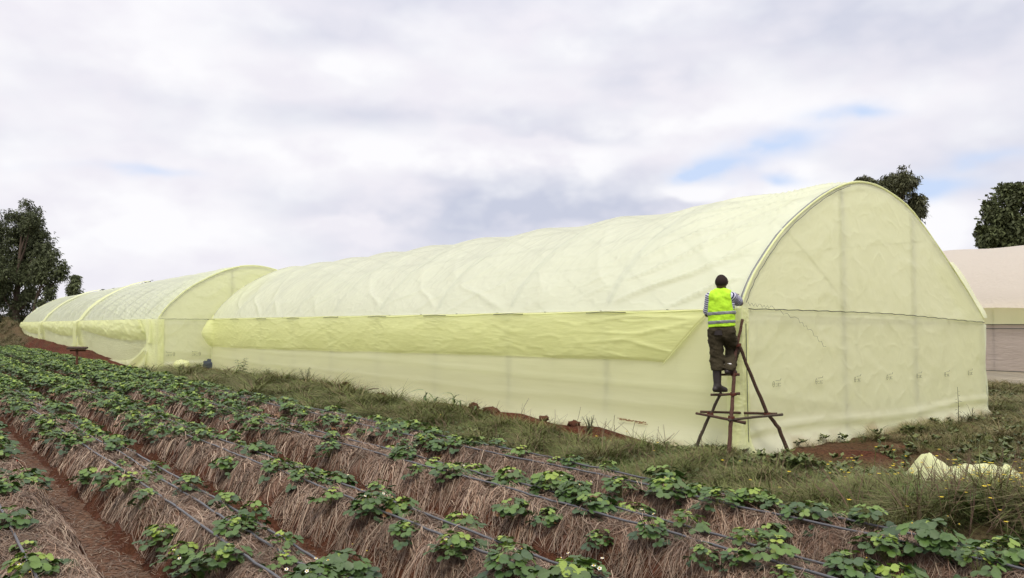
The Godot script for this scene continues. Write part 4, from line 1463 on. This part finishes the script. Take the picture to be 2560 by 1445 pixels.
func make_person() -> void:
	# a pivot at the soles; the figure faces -z before it is turned
	var o := thing("person", "man in a lime hi-vis vest and rubber boots standing on the pole ladder", "person", Vector3(3.085, 0.985, -11.49), -0.52)
	var el_r := Vector3(0.225, 1.315, -0.21)
	var hand_r := Vector3(0.125, 1.43, -0.41)
	var el_l := Vector3(-0.225, 1.15, -0.06)
	var hand_l := Vector3(-0.13, 1.25, -0.27)
	var sh_r := Vector3(0.165, 1.405, 0.0)
	var sh_l := Vector3(-0.165, 1.405, 0.0)
	var kn_l := Vector3(-0.085, 0.49, -0.035)
	var an_l := Vector3(-0.075, 0.085, 0.0)
	var kn_r := Vector3(0.085, 0.64, -0.30)
	var an_r := Vector3(0.085, 0.345, -0.045)
	var torso := [[Vector3(-0.07, 0.90, 0), Vector3(0.07, 0.90, 0), 0.115, 0.115], [Vector3(-0.055, 0.98, 0.0), Vector3(-0.075, 1.28, 0.0), 0.105, 0.108], [Vector3(0.055, 0.98, 0.0), Vector3(0.075, 1.28, 0.0), 0.105, 0.108],
		[Vector3(-0.12, 1.395, 0.01), Vector3(0.12, 1.395, 0.01), 0.07, 0.07], [Vector3(0, 1.0, 0), Vector3(0, 1.36, 0.015), 0.11, 0.10]]
	var legs := [[Vector3(-0.085, 0.88, 0.01), kn_l, 0.094, 0.062], [kn_l, an_l, 0.060, 0.045], [Vector3(0.085, 0.88, 0.01), kn_r, 0.094, 0.062], [kn_r, an_r, 0.060, 0.045],
		[an_l, an_l + Vector3(0.06, -0.045, -0.14), 0.045, 0.032], [an_r, an_r + Vector3(0.04, -0.045, -0.15), 0.045, 0.032]]
	var arms := [[sh_r, el_r, 0.052, 0.041], [el_r, hand_r, 0.042, 0.028], [sh_l, el_l, 0.052, 0.041], [el_l, hand_l, 0.042, 0.028]]
	var neck := [[Vector3(0, 1.40, 0.0), Vector3(0.005, 1.54, -0.008), 0.068, 0.060]]
	var body := MB.new()
	field_mesh(body, torso + legs + arms + neck, 0.013, -0.006, 0.03, [])
	# the head, turned a little to his right, with ears, brow, nose, lips and chin
	var hb := [[Vector3(0.005, 1.52, -0.012), Vector3(0.006, 1.56, -0.015), 0.052, 0.055], [Vector3(0.005, 1.625, 0.02), Vector3(0.012, 1.63, -0.03), 0.085, 0.078], [Vector3(0.004, 1.665, 0.005), Vector3(0.01, 1.66, -0.03), 0.068, 0.06], [Vector3(0.012, 1.57, -0.05), Vector3(0.016, 1.545, -0.075), 0.052, 0.026],
		[Vector3(0.02, 1.605, -0.10), Vector3(0.024, 1.575, -0.122), 0.010, 0.016], [Vector3(-0.01, 1.545, -0.10), Vector3(0.045, 1.545, -0.098), 0.009, 0.009], [Vector3(-0.025, 1.625, -0.095), Vector3(0.06, 1.625, -0.092), 0.012, 0.012],
		[Vector3(-0.078, 1.60, -0.015), Vector3(-0.082, 1.635, -0.008), 0.006, 0.010], [Vector3(0.090, 1.60, -0.02), Vector3(0.094, 1.635, -0.012), 0.006, 0.010], [Vector3(0.004, 1.57, 0.015), Vector3(0.006, 1.62, 0.015), 0.068, 0.078]]
	field_mesh(body, hb, 0.0065, 0.0, 0.016, [])
	hand(body, hand_r, Vector3(-0.3, 0.35, -1.0), Vector3(0.3, 1, 0.3), -1.0)
	hand(body, hand_l, Vector3(0.45, 0.3, -1.0), Vector3(-0.3, 1, 0.3), 1.0)
	part("body", body.mesh(M.skin), o)
	var hair := MB.new()
	field_mesh(hair, [hb[1], hb[2]], 0.0065, 0.0035, 0.02, [[Vector3(0, 1.575, -0.02), Vector3(0, -0.6, -0.8).normalized()]])
	part("hair", hair.mesh(M.hair), o)
	for s in [-0.018, 0.052]:
		var eye := MB.new()
		eye.tube([Vector3(s, 1.61, -0.096), Vector3(s, 1.61, -0.104), Vector3(s, 1.61, -0.107)], [0.010, 0.008, 0.003], 8, Color.WHITE)
		part("eye", eye.mesh(M.sock), o)
	# striped shirt: stripes run round each sleeve and round the chest
	var shirt := MB.new()
	var along := func(p: Vector3) -> Vector2:
		var best := 1e9
		var k := p.y
		for e in [[sh_r, el_r], [sh_l, el_l]]:
			var d: Vector3 = e[1] - e[0]
			var h := clampf((p - e[0]).dot(d) / d.length_squared(), -0.3, 1.3)
			var dist: float = (p - e[0] - d * h).length()
			if dist < 0.085 and dist < best and absf(p.x) > 0.15:
				best = dist
				k = h * d.length()
		return Vector2(0.5, k / 0.032)
	field_mesh(shirt, torso + [[sh_r, sh_r.lerp(el_r, 0.82), 0.066, 0.066], [sh_l, sh_l.lerp(el_l, 0.82), 0.066, 0.062], [Vector3(0, 1.42, 0.0), Vector3(0, 1.49, 0.002), 0.068, 0.064], [Vector3(-0.10, 1.41, 0.005), Vector3(0.10, 1.41, 0.005), 0.066, 0.066]], 0.012, 0.008, 0.025, [[sh_r.lerp(el_r, 0.80), (el_r - sh_r).normalized()], [Vector3(0, 0.93, 0), Vector3.DOWN]], 0.006, along)
	part("shirt", shirt.mesh(M.shirt), o)
	var vest := MB.new()
	var vb := torso + [[Vector3(-0.11, 1.40, 0.012), Vector3(-0.045, 1.455, 0.02), 0.076, 0.058], [Vector3(0.11, 1.40, 0.012), Vector3(0.045, 1.455, 0.02), 0.076, 0.058]]
	field_mesh(vest, vb, 0.012, 0.030, 0.03, [[Vector3(0, 0.965, 0), Vector3(0.05, -1, 0).normalized()], [Vector3(0.165, 1.36, 0), Vector3(1, 0.12, 0).normalized()], [Vector3(-0.165, 1.36, 0), Vector3(-1, 0.12, 0).normalized()], [Vector3(0, 1.52, 0), Vector3(0, 1, -0.35).normalized()]], 0.010)
	part("vest", vest.mesh(M.vest), o)
	for y in [1.035, 1.165]:
		var band := MB.new()
		field_mesh(band, vb, 0.0115, 0.0345, 0.03, [[Vector3(0, y - 0.026, 0), Vector3(0.06, -1, 0).normalized()], [Vector3(0, y + 0.026, 0), Vector3(-0.06, 1, 0).normalized()]], 0.010)
		part("reflective_band", band.mesh(M.band), o)
	var tr := MB.new()
	field_mesh(tr, [torso[0], [Vector3(-0.06, 0.93, 0), Vector3(0.06, 0.93, 0), 0.112, 0.112], [Vector3(-0.085, 0.86, 0.01), kn_l, 0.100, 0.085], [kn_l, kn_l.lerp(an_l, 0.45), 0.083, 0.080], [Vector3(0.085, 0.86, 0.01), kn_r, 0.100, 0.085], [kn_r, kn_r.lerp(an_r, 0.95), 0.085, 0.080]], 0.012, 0.012, 0.03, [[Vector3(0, 0.975, 0), Vector3.UP], [kn_l.lerp(an_l, 0.42), (an_l - kn_l).normalized()]], 0.020)
	part("trousers", tr.mesh(M.trousers), o)
	var pocket := MB.new()
	pocket.grid(6, 4, func(a: float, b: float) -> Vector3: return Vector3(-0.085 + 0.13 * a, 0.845 + 0.07 * b, 0.148 - 0.03 * pow(2.0 * a - 1.0, 2.0) + 0.012 * sin(a * PI)), Color.WHITE)
	part("back_pocket", pocket.mesh(M.boot), o)
	for e in [[kn_l, an_l, Vector3(0.075, -0.05, -0.13)], [kn_r, an_r, Vector3(0.04, -0.05, -0.15)]]:
		var boot := MB.new()
		var top: Vector3 = (e[0] as Vector3).lerp(e[1], 0.30)
		var toe: Vector3 = e[1] + e[2]
		var heel: Vector3 = e[1] - (e[2] as Vector3) * 0.3 + Vector3(0, -0.052, 0)
		field_mesh(boot, [[top, e[1], 0.066, 0.05], [e[1], toe, 0.05, 0.036], [heel, toe + Vector3(0, -0.008, 0), 0.038, 0.036]], 0.0085, 0.003, 0.022, [[(e[0] as Vector3).lerp(e[1], 0.36), (e[0] - e[1]).normalized()], [Vector3(0, e[1].y - 0.082, 0), Vector3.DOWN]], 0.003)
		part("boot", boot.mesh(M.boot), o)
	var sock := MB.new()
	var sc := kn_r.lerp(an_r, 0.72)
	field_mesh(sock, [[sc, kn_r.lerp(an_r, 0.86), 0.092, 0.088]], 0.01, 0.0, 0.01, [[kn_r.lerp(an_r, 0.98), (an_r - kn_r).normalized()], [kn_r.lerp(an_r, 0.86), (kn_r - an_r).normalized()]])
	part("sock", sock.mesh(M.sock), o)

# ---------------------------------------------------------------- small things
func make_small_things() -> void:
	# a board on a stake among the beds
	var s := thing("signboard", "brown board nailed flat on top of a stake among the strawberry beds", "sign", at(33.7, 5.15, 0.2), 0.2)
	var stake := MB.new()
	stake.tube([Vector3(0.02, -0.3, 0), Vector3(0.0, 0.3, 0.01), Vector3(-0.01, 0.86, 0)], [0.05, 0.045, 0.045], 7, Color(0.14, 0.07, 0.045))
	part("stake", stake.mesh(M.bark), s)
	var bd := MB.new()
	bd.box(Vector3(0, 0.90, 0), Vector3(0.33, -0.01, 0), Vector3(0.001, 0.03, 0.0), Vector3(0, -0.02, 0.16), Color(0.085, 0.06, 0.045))
	part("board", bd.mesh(M.bark), s)
	var bt := MB.new()
	bt.box(Vector3(0.02, 0.80, 0.0), Vector3(0.27, 0, 0), Vector3(0, 0.03, 0), Vector3(0, 0, 0.05), Color(0.11, 0.055, 0.035))
	part("batten", bt.mesh(M.bark), s)
	# crumpled offcut of film on the grass: a peaked hump, then a flat tail
	var sh := thing("plastic_sheet", "crumpled offcut of pale yellow greenhouse film lying in the grass", "plastic sheet", Vector3(5.77, 0, -10.05), 0.0)
	var base := ground_h(sh.position.dot(U), sh.position.dot(V))
	sh.position.y = base + 0.03
	var m := MB.new()
	var top := func(a: float, b: float) -> Vector3:
		var x := lerpf(-0.62, 0.68, a)
		var half := 0.28 + 0.12 * exp(-pow((x + 0.38) / 0.25, 2.0)) + 0.03 * nf.get_noise_2d(x * 4.0, 2.0)
		var c := 2.0 * b - 1.0
		# a tented peak with straight flanks, a flat tail and a turned-up end
		var prof := maxf(0.0, 0.36 * (1.0 - absf(x + 0.42) / (0.20 if x < -0.42 else 0.36)))
		prof = maxf(prof, (0.17 + 0.03 * sin(x * 9.0)) * sm(-0.62, -0.5, x) * (1.0 - sm(0.5, 0.68, x)))
		prof = maxf(prof, 0.21 * (1.0 - absf(x - 0.52) / 0.16))
		var lump := 1.0 - pow(absf(c), 1.6)
		var y := prof * lump + 0.02 * ridge(x * 1.1 + c * 0.5, c * 0.7 + x * 0.4) * lump + 0.035 * nf.get_noise_2d(x * 3.0, c * 2.0) * lump
		var w := Vector3(x + 0.05 * c, 0, c * half + 0.06 * sin(x * 3.0))
		var q := sh.position + w
		return w + Vector3(0, y + ground_h(q.dot(U), q.dot(V)) - base - 0.02, 0)
	m.grid(56, 26, func(a: float, b: float) -> Vector3: return top.call(a, 1.0 - b), Color.WHITE, 1.4, 0.8)
	part("film", m.mesh(M.edge), sh)
	# bundle of film and a dark tarpaulin on the red earth before the second greenhouse
	for e in [["plastic_bundle", "small yellow bundle of rolled film on red earth before the second greenhouse", "plastic bundle", at(33.3, 8.85), 0.36, 0.20, 0.26, M.edge], ["tarpaulin", "dark blue tarpaulin heaped at the foot of the second greenhouse gable", "tarpaulin", at(33.35, 10.05), 0.55, 0.26, 0.22, M.tarp]]:
		var spot: Vector3 = e[3]
		spot.y = ground_h(spot.dot(U), spot.dot(V)) - 0.03 + (0.06 if e[0] == "plastic_bundle" else 0.0)
		var bm := MB.new()
		bm.grid(28, 16, func(a: float, b: float) -> Vector3:
			var th := TAU * a
			var ph := PI * (b - 0.5)
			var d := Vector3(cos(th) * cos(ph), sin(ph), -sin(th) * cos(ph))
			var k := 1.0 + 0.16 * nf.get_noise_3d(d.x * 1.6, d.y * 1.6 + (3.0 if e[0] == "tarpaulin" else 0.0), d.z * 1.6) + 0.10 * ridge(d.x * 1.3 + d.y, d.z)
			return Vector3(signf(d.x) * pow(absf(d.x), 0.7) * e[4], (d.y * 0.5 + 0.5) * e[5] * 2.0, d.z * e[6]) * k, Color.WHITE, 1.0, 0.6)
		var o := part(e[0], bm.mesh(e[7]), self)
		o.position = spot
		o.rotation.y = -0.66
		tag(o, e[1], e[2])
	# fallen sticks
	for e in [[at(20.6, 9.15, 0.2), at(20.0, 8.75, 0.12), "thin dry stick lying on the red earth beside the bushy weed"], [at(29.6, 9.75, 0.42), at(30.1, 9.35, 0.12), "short dry stick leaning by the foot of the greenhouse"], [at(34.4, 7.35, 0.42), at(34.5, 7.05, 0.15), "short stake leaning at the corner of the second greenhouse"], [at(17.8, 9.5, 0.36), at(18.2, 9.4, 0.3), "small twig stuck in the red earth bank"]]:
		var sm_ := MB.new()
		var a: Vector3 = e[0]
		var b: Vector3 = e[1]
		sm_.tube([a, a.lerp(b, 0.5) + Vector3(0, 0.02, 0), b], [0.010, 0.013, 0.014], 6, Color(0.19, 0.13, 0.10))
		var k := part("stick", sm_.mesh(M.bark), self)
		tag(k, e[2], "stick", "fallen sticks")
	# clods of red earth along the foot of the plastic
	for e in [[12.9, 9.45, 0.16, "biggest clod of red earth on the grassy bank, between weeds and plastic"], [10.6, 9.62, 0.11, "round clod of red earth by the plastic, on the ladder side of the bank"], [11.4, 9.6, 0.09, "low clod of red earth by the plastic, between two rounder clods"], [13.6, 9.5, 0.11, "clod of red earth just beyond the biggest clod on the bank"], [17.4, 9.35, 0.15, "clod at the near end of the red earth bank"], [19.3, 9.3, 0.14, "clod on top of the red earth bank"]]:
		var cm := MB.new()
		cm.grid(12, 8, func(a: float, b: float) -> Vector3:
			var th := TAU * a
			var ph := PI * (b - 0.5)
			var d := Vector3(cos(th) * cos(ph), sin(ph), -sin(th) * cos(ph))
			return d * Vector3(1.25, 0.7, 1.0) * e[2] * 0.85 * (1.0 + 0.6 * nf.get_noise_3d(d.x * 1.5 + e[0], d.y * 1.5, d.z * 1.5) + 0.4 * nf.get_noise_3d(d.x * 4.0, d.y * 4.0 + e[0], d.z * 4.0)), Color(0.105, 0.045, 0.028))
		var c := part("earth_clod", cm.mesh(M.bark), self)
		c.position = at(e[0], e[1], ground_h(e[0], e[1]) + e[2] * 0.4)
		tag(c, e[3], "clod", "clods of red earth")

# ---------------------------------------------------------------- weeds, grass and flowers
func blade(m: MB, o: Vector3, dir: Vector3, length: float, width: float, bend: float, col: Color, parts := 4) -> void:
	var side := dir.cross(Vector3.UP).normalized()
	var up := Vector3.UP
	var prev := -1
	for i in parts + 1:
		var q := float(i) / parts
		var ang := 1.35 - bend * q * 1.0
		var c := o + (dir * cos(ang) * (0.4 + q) + up * sin(ang)) * length * q
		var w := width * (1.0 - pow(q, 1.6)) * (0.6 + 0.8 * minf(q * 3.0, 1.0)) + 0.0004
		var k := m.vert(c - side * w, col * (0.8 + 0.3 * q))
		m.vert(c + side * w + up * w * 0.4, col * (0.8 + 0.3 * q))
		if prev >= 0:
			m.quad(prev, prev + 1, k + 1, k)
		prev = k

func maize(spot: Vector3, height: float, leaves: int, label: String, group: String, col: Color) -> void:
	spot.y = ground_h(spot.dot(U), spot.dot(V)) - 0.02
	var o := thing("maize_plant", label, "maize plant", spot, 0.0, group)
	var st := MB.new()
	st.tube([Vector3.ZERO, Vector3(0.01, height * 0.45, 0), Vector3(0.0, height * 0.85, 0.01)], [0.012, 0.010, 0.004], 6, col * 0.9)
	part("stem", st.mesh(M.leaf), o)
	for i in leaves:
		var m := MB.new()
		var a := i * 2.6 + wild(-0.5, 0.5)
		blade(m, Vector3(0, height * (0.15 + 0.7 * i / leaves), 0), Vector3(cos(a), 0, sin(a)), height * wild(0.55, 0.85), 0.018, wild(1.2, 2.1), col * wild(0.85, 1.2), 6)
		part("leaf", m.mesh(M.leaf), o)

func leafy_weed(spot: Vector3, height: float, stems: int, leaf: float, label: String, col: Color, group := "") -> void:
	spot.y = ground_h(spot.dot(U), spot.dot(V)) - 0.02
	var o := thing("weed", label, "weed", spot, 0.0, group)
	for s in stems:
		var a := s * 2.4 + wild(-0.4, 0.4)
		var lean := 0.0 if stems == 1 else wild(0.1, 0.4)
		var tip := Vector3(cos(a) * lean * height, height * wild(0.75, 1.0), sin(a) * lean * height)
		var st := MB.new()
		st.tube([Vector3.ZERO, tip * 0.5 + Vector3(0.01, 0.03, 0), tip], [0.008, 0.006, 0.003], 5, Color(0.09, 0.085, 0.035))
		part("stem", st.mesh(M.leaf), o)
		var n := int(8 + height * 10.0)
		var fm := MB.new()
		for i in n:
			var q := 0.2 + 0.8 * i / n
			var yaw := i * 2.4 + s
			var l := leaf * (1.15 - 0.7 * q) * wild(0.8, 1.2)
			var d := Vector3(cos(yaw), wild(-0.2, 0.5), sin(yaw)).normalized()
			var sd := d.cross(Vector3.UP).normalized()
			var c := tip * q
			var cc := col * wild(0.75, 1.3)
			var k := fm.vert(c, cc)
			fm.vert(c + d * l * 0.45 + sd * l * 0.2, cc)
			fm.vert(c + d * l - Vector3(0, l * 0.2, 0), cc)
			fm.vert(c + d * l * 0.45 - sd * l * 0.2, cc)
			fm.quad(k, k + 1, k + 2, k + 3)
		part("foliage", fm.mesh(M.leaf), o)

func make_weeds() -> void:
	var mg := Color(0.10, 0.165, 0.05)
	maize(at(14.7, 9.0), 0.52, 7, "arching maize seedling, tallest of the row by the plastic wall", "maize seedlings by the wall", mg)
	maize(at(14.2, 8.95), 0.42, 6, "maize seedling second in the row by the plastic wall", "maize seedlings by the wall", mg)
	maize(at(13.75, 9.1), 0.46, 7, "maize seedling in the middle of the row by the plastic wall", "maize seedlings by the wall", mg)
	maize(at(13.35, 9.0), 0.36, 5, "maize seedling fourth in the row, before the big red clod", "maize seedlings by the wall", mg)
	maize(at(13.0, 9.15), 0.30, 5, "smallest maize seedling, next to the big red clod", "maize seedlings by the wall", mg)
	leafy_weed(at(28.2, 9.55), 0.75, 3, 0.24, "tall broad leaved weed before the far corner of the first greenhouse", Color(0.09, 0.15, 0.05))
	leafy_weed(at(21.2, 9.0), 0.62, 9, 0.12, "bushy dark weed on the red earth bank beside the dry stick", Color(0.06, 0.085, 0.03))
	leafy_weed(at(25.0, 9.3), 0.4, 7, 0.12, "low bushy weed midway along the plastic wall, beyond the bank", Color(0.055, 0.08, 0.03))
	leafy_weed(at(9.9, 9.35), 0.36, 8, 0.075, "bushy weed at the plastic wall, between the clods and the ladder", Color(0.055, 0.085, 0.03))
	leafy_weed(at(7.75, 10.0), 0.30, 2, 0.16, "broad leaved weed growing round the middle foot of the ladder", Color(0.085, 0.125, 0.05))
	leafy_weed(at(6.9, 16.55), 0.75, 1, 0.10, "thin tall weed stalk before the gable's outer corner", Color(0.10, 0.10, 0.05))
	leafy_weed(at(31.0, 6.95), 0.5, 12, 0.15, "dark clump of weeds past the stake with the board", Color(0.045, 0.07, 0.028))
	leafy_weed(at(32.5, 5.0), 0.5, 12, 0.15, "dark clump of weeds round the foot of the stake", Color(0.045, 0.07, 0.028))
	leafy_weed(at(28.5, 7.6), 0.5, 10, 0.13, "green clump of weeds between the beds and the first greenhouse corner", Color(0.06, 0.10, 0.035))
	# one tuft of grass, and a low rosette of broad leaves
	var tufts := []
	for k in 3:
		var tuft := MB.new()
		for i in 11:
			var a := wild(0, TAU)
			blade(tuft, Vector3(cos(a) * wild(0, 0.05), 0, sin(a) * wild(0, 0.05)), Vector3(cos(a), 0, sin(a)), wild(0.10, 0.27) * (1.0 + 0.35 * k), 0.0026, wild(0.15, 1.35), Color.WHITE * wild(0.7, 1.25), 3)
		tufts.append(tuft.mesh(M.grass))
	var rosette := MB.new()
	for i in 12:
		var a := wild(0, TAU)
		var d := Vector3(cos(a), wild(0.2, 0.9), sin(a)).normalized()
		var s := d.cross(Vector3.UP).normalized()
		var l := wild(0.04, 0.10)
		var o := Vector3(wild(-0.04, 0.04), wild(0.0, 0.07), wild(-0.04, 0.04))
		rosette.flat_quad(o, o + d * l * 0.5 + s * l * 0.25, o + d * l, o + d * l * 0.5 - s * l * 0.25, Color.WHITE * wild(0.75, 1.2))
	var ros := rosette.mesh(M.leaf)
	var where := [[], [], []]
	var tint := [[], [], []]
	var rw := []
	var rt := []
	var green := Color(0.115, 0.185, 0.045)
	var olive := Color(0.175, 0.195, 0.062)
	var dry := Color(0.30, 0.235, 0.13)
	var brown := Color(0.17, 0.115, 0.065)
	var tries := 0
	var kept := 0
	while kept < 92000 and tries < 400000:
		tries += 1
		var t := 0.0
		var p := 0.0
		var zone := rng.randf()
		if zone < 0.46:
			t = 1.0 + 34.0 * pow(rng.randf(), 1.15)
			p = wild(6.6, 10.0)
		elif zone < 0.86:
			t = wild(-8.0, 7.6)
			p = 6.6 + 24.0 * pow(rng.randf(), 1.15)
		elif zone < 0.94:
			t = wild(6.0, 14.0)
			p = wild(18.9, 27.7)
		else:
			t = wild(66.0, 100.0)
			p = wild(-4.0, 9.0)
		if t > T0 - 0.12 and p > P0 - 0.1 and p < 18.85:
			continue
		if zone >= 0.94 and p > 7.4 and t < 81.5:
			continue
		if red_earth(t, p) > wild(0.12, 0.75):
			continue
		if not in_view(t, p, 0.2, 620.0):
			continue
		var by_sheet := at(t, p) - Vector3(5.95, 0, -9.75)
		if absf(by_sheet.x) < 1.0 and absf(by_sheet.z - 0.2) < 1.0 and rng.randf() < 0.85:
			continue
		var n := nz.get_noise_2d(t * 3.2, p * 3.2 + 15.0)
		if rng.randf() > 0.66 + 1.2 * n:
			continue
		kept += 1
		var depth := 0.7907 * t + 0.6123 * p
		var q := at(t, p, ground_h(t, p) - 0.01)
		var hump := bump(t, 2.9, 1.0) * bump(p, 8.2, 1.0)
		var m := nz.get_noise_2d(t * 5.0 + 70.0, p * 5.0)
		var c := green.lerp(olive, clampf(0.5 + 1.6 * n, 0, 1))
		if p > 10.5 or t < 3.5:
			c = c.lerp(dry, clampf(0.25 + 1.3 * m, 0, 1) * 0.7)
		var u := rng.randf()
		if u < 0.16:
			c = dry * wild(0.6, 1.1)
		elif u < 0.27:
			c = brown * wild(0.7, 1.2)
		if zone >= 0.94:
			c = c.lerp(Color(0.22, 0.17, 0.10), 0.6)
		c = c * wild(0.5, 1.15)
		var k := rng.randi() % 3
		var sc := wild(0.4, 0.85) * (0.7 + 0.8 * clampf(n + 0.2, 0.0, 0.8)) * (1.0 - 0.45 * sm(8.7, 9.5, p) * (1.0 - sm(11.0, 13.0, p))) * (1.0 + 0.7 * hump) * (1.0 + 0.35 * clampf(m * 2.0, 0, 1)) * (0.75 if p > 10.5 else 1.0)
		sc *= 1.0 + 0.40 * sm(11.0, 19.0, depth) * (1.0 - 0.6 * sm(23.0, 30.0, depth)) * wild(0.4, 1.3)
		var wide := clampf(depth / 9.0, 0.9, 3.0)
		where[k].append(Transform3D(Basis(Vector3.UP, wild(0, TAU)).scaled(Vector3(sc * (0.6 + 0.4 * wide), sc, sc * (0.6 + 0.4 * wide))), q))
		tint[k].append(c)
		if rng.randf() < 0.07 + 0.3 * clampf(-m, 0, 1) * (1.0 if p < 10.5 else 0.3):
			var c2 := Color(0.075, 0.11, 0.028).lerp(Color(0.13, 0.15, 0.042), rng.randf()) * wild(0.7, 1.2)
			rw.append(Transform3D(Basis(Vector3.UP, wild(0, TAU)).scaled(Vector3.ONE * wild(0.6, 1.7) * (1.0 + 0.5 * hump)), q + Vector3(0, 0.03, 0)))
			rt.append(c2)
	for k in 3:
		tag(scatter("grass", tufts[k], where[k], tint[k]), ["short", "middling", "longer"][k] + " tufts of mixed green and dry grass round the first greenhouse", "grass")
	tag(scatter("weeds", ros, rw, rt), "low broad leaved weeds scattered through the grass", "weeds")
	# dry stems and yellow flowers
	var stem := MB.new()
	for i in 3:
		var a := wild(0, TAU)
		stem.tube([Vector3.ZERO, Vector3(cos(a) * 0.07, 0.25, sin(a) * 0.07), Vector3(cos(a) * 0.2, 0.5, sin(a) * 0.2)], [0.004, 0.0032, 0.002], 4, Color(0.8, 0.8, 0.8), false)
	var fl := MB.new()
	fl.tube([Vector3.ZERO, Vector3(0.02, 0.22, 0.0)], [0.003, 0.002], 4, Color(0.12, 0.16, 0.04), false)
	for i in 7:
		var a := TAU * i / 7
		var d := Vector3(cos(a), 0.25, sin(a))
		var s := Vector3(-sin(a), 0, cos(a))
		var o := Vector3(0.02, 0.22, 0)
		fl.flat_quad(o, o + d * 0.012 + s * 0.006, o + d * 0.022, o + d * 0.012 - s * 0.006, Color(0.78, 0.58, 0.05))
	var sw := []
	var stt := []
	var fw := []
	var ft := []
	for i in 200:
		var t := 2.8 + rng.randfn(0, 0.9)
		var p := 8.2 + rng.randfn(0, 0.8)
		if p < 6.8:
			continue
		sw.append(Transform3D(Basis.from_euler(Vector3(wild(-0.5, 0.5), wild(0, TAU), wild(-0.5, 0.5))).scaled(Vector3.ONE * wild(0.5, 1.1)), at(t, p, ground_h(t, p))))
		stt.append(Color(0.26, 0.17, 0.12) * wild(0.6, 1.2))
	for i in 300:
		var t := wild(3.0, 14.0)
		var p := wild(6.7, 9.6)
		sw.append(Transform3D(Basis.from_euler(Vector3(wild(-0.7, 0.7), wild(0, TAU), wild(-0.7, 0.7))).scaled(Vector3.ONE * wild(0.4, 0.8)), at(t, p, ground_h(t, p))))
		stt.append(Color(0.24, 0.17, 0.11) * wild(0.7, 1.2))
	for c in [[3.1, 8.9, 0.5, 0.6, 90], [5.0, 9.2, 0.5, 0.7, 22], [4.0, 10.1, 0.5, 0.5, 40], [2.6, 8.1, 0.5, 0.5, 40], [4.3, 8.4, 1.0, 1.0, 14], [9.0, 8.4, 3.0, 0.8, 10]]:
		for i in c[4]:
			var t: float = c[0] + rng.randfn(0, c[2])
			var p: float = maxf(c[1] + rng.randfn(0, c[3]), 6.8)
			if t > T0 - 0.2 and p > P0 - 0.2:
				continue
			fw.append(Transform3D(Basis(Vector3.UP, wild(0, TAU)).scaled(Vector3.ONE * wild(0.75, 1.25)), at(t, p, ground_h(t, p) + 0.05)))
			ft.append(Color.WHITE * wild(0.7, 1.1))
	tag(scatter("dry_stems", stem.mesh(M.grass), sw, stt), "dry brown stems standing in the weedy hump and the bank", "dry stems")
	tag(scatter("wildflowers", fl.mesh(M.petal), fw, ft), "small yellow wildflowers in the grass by the crumpled film", "wildflowers")
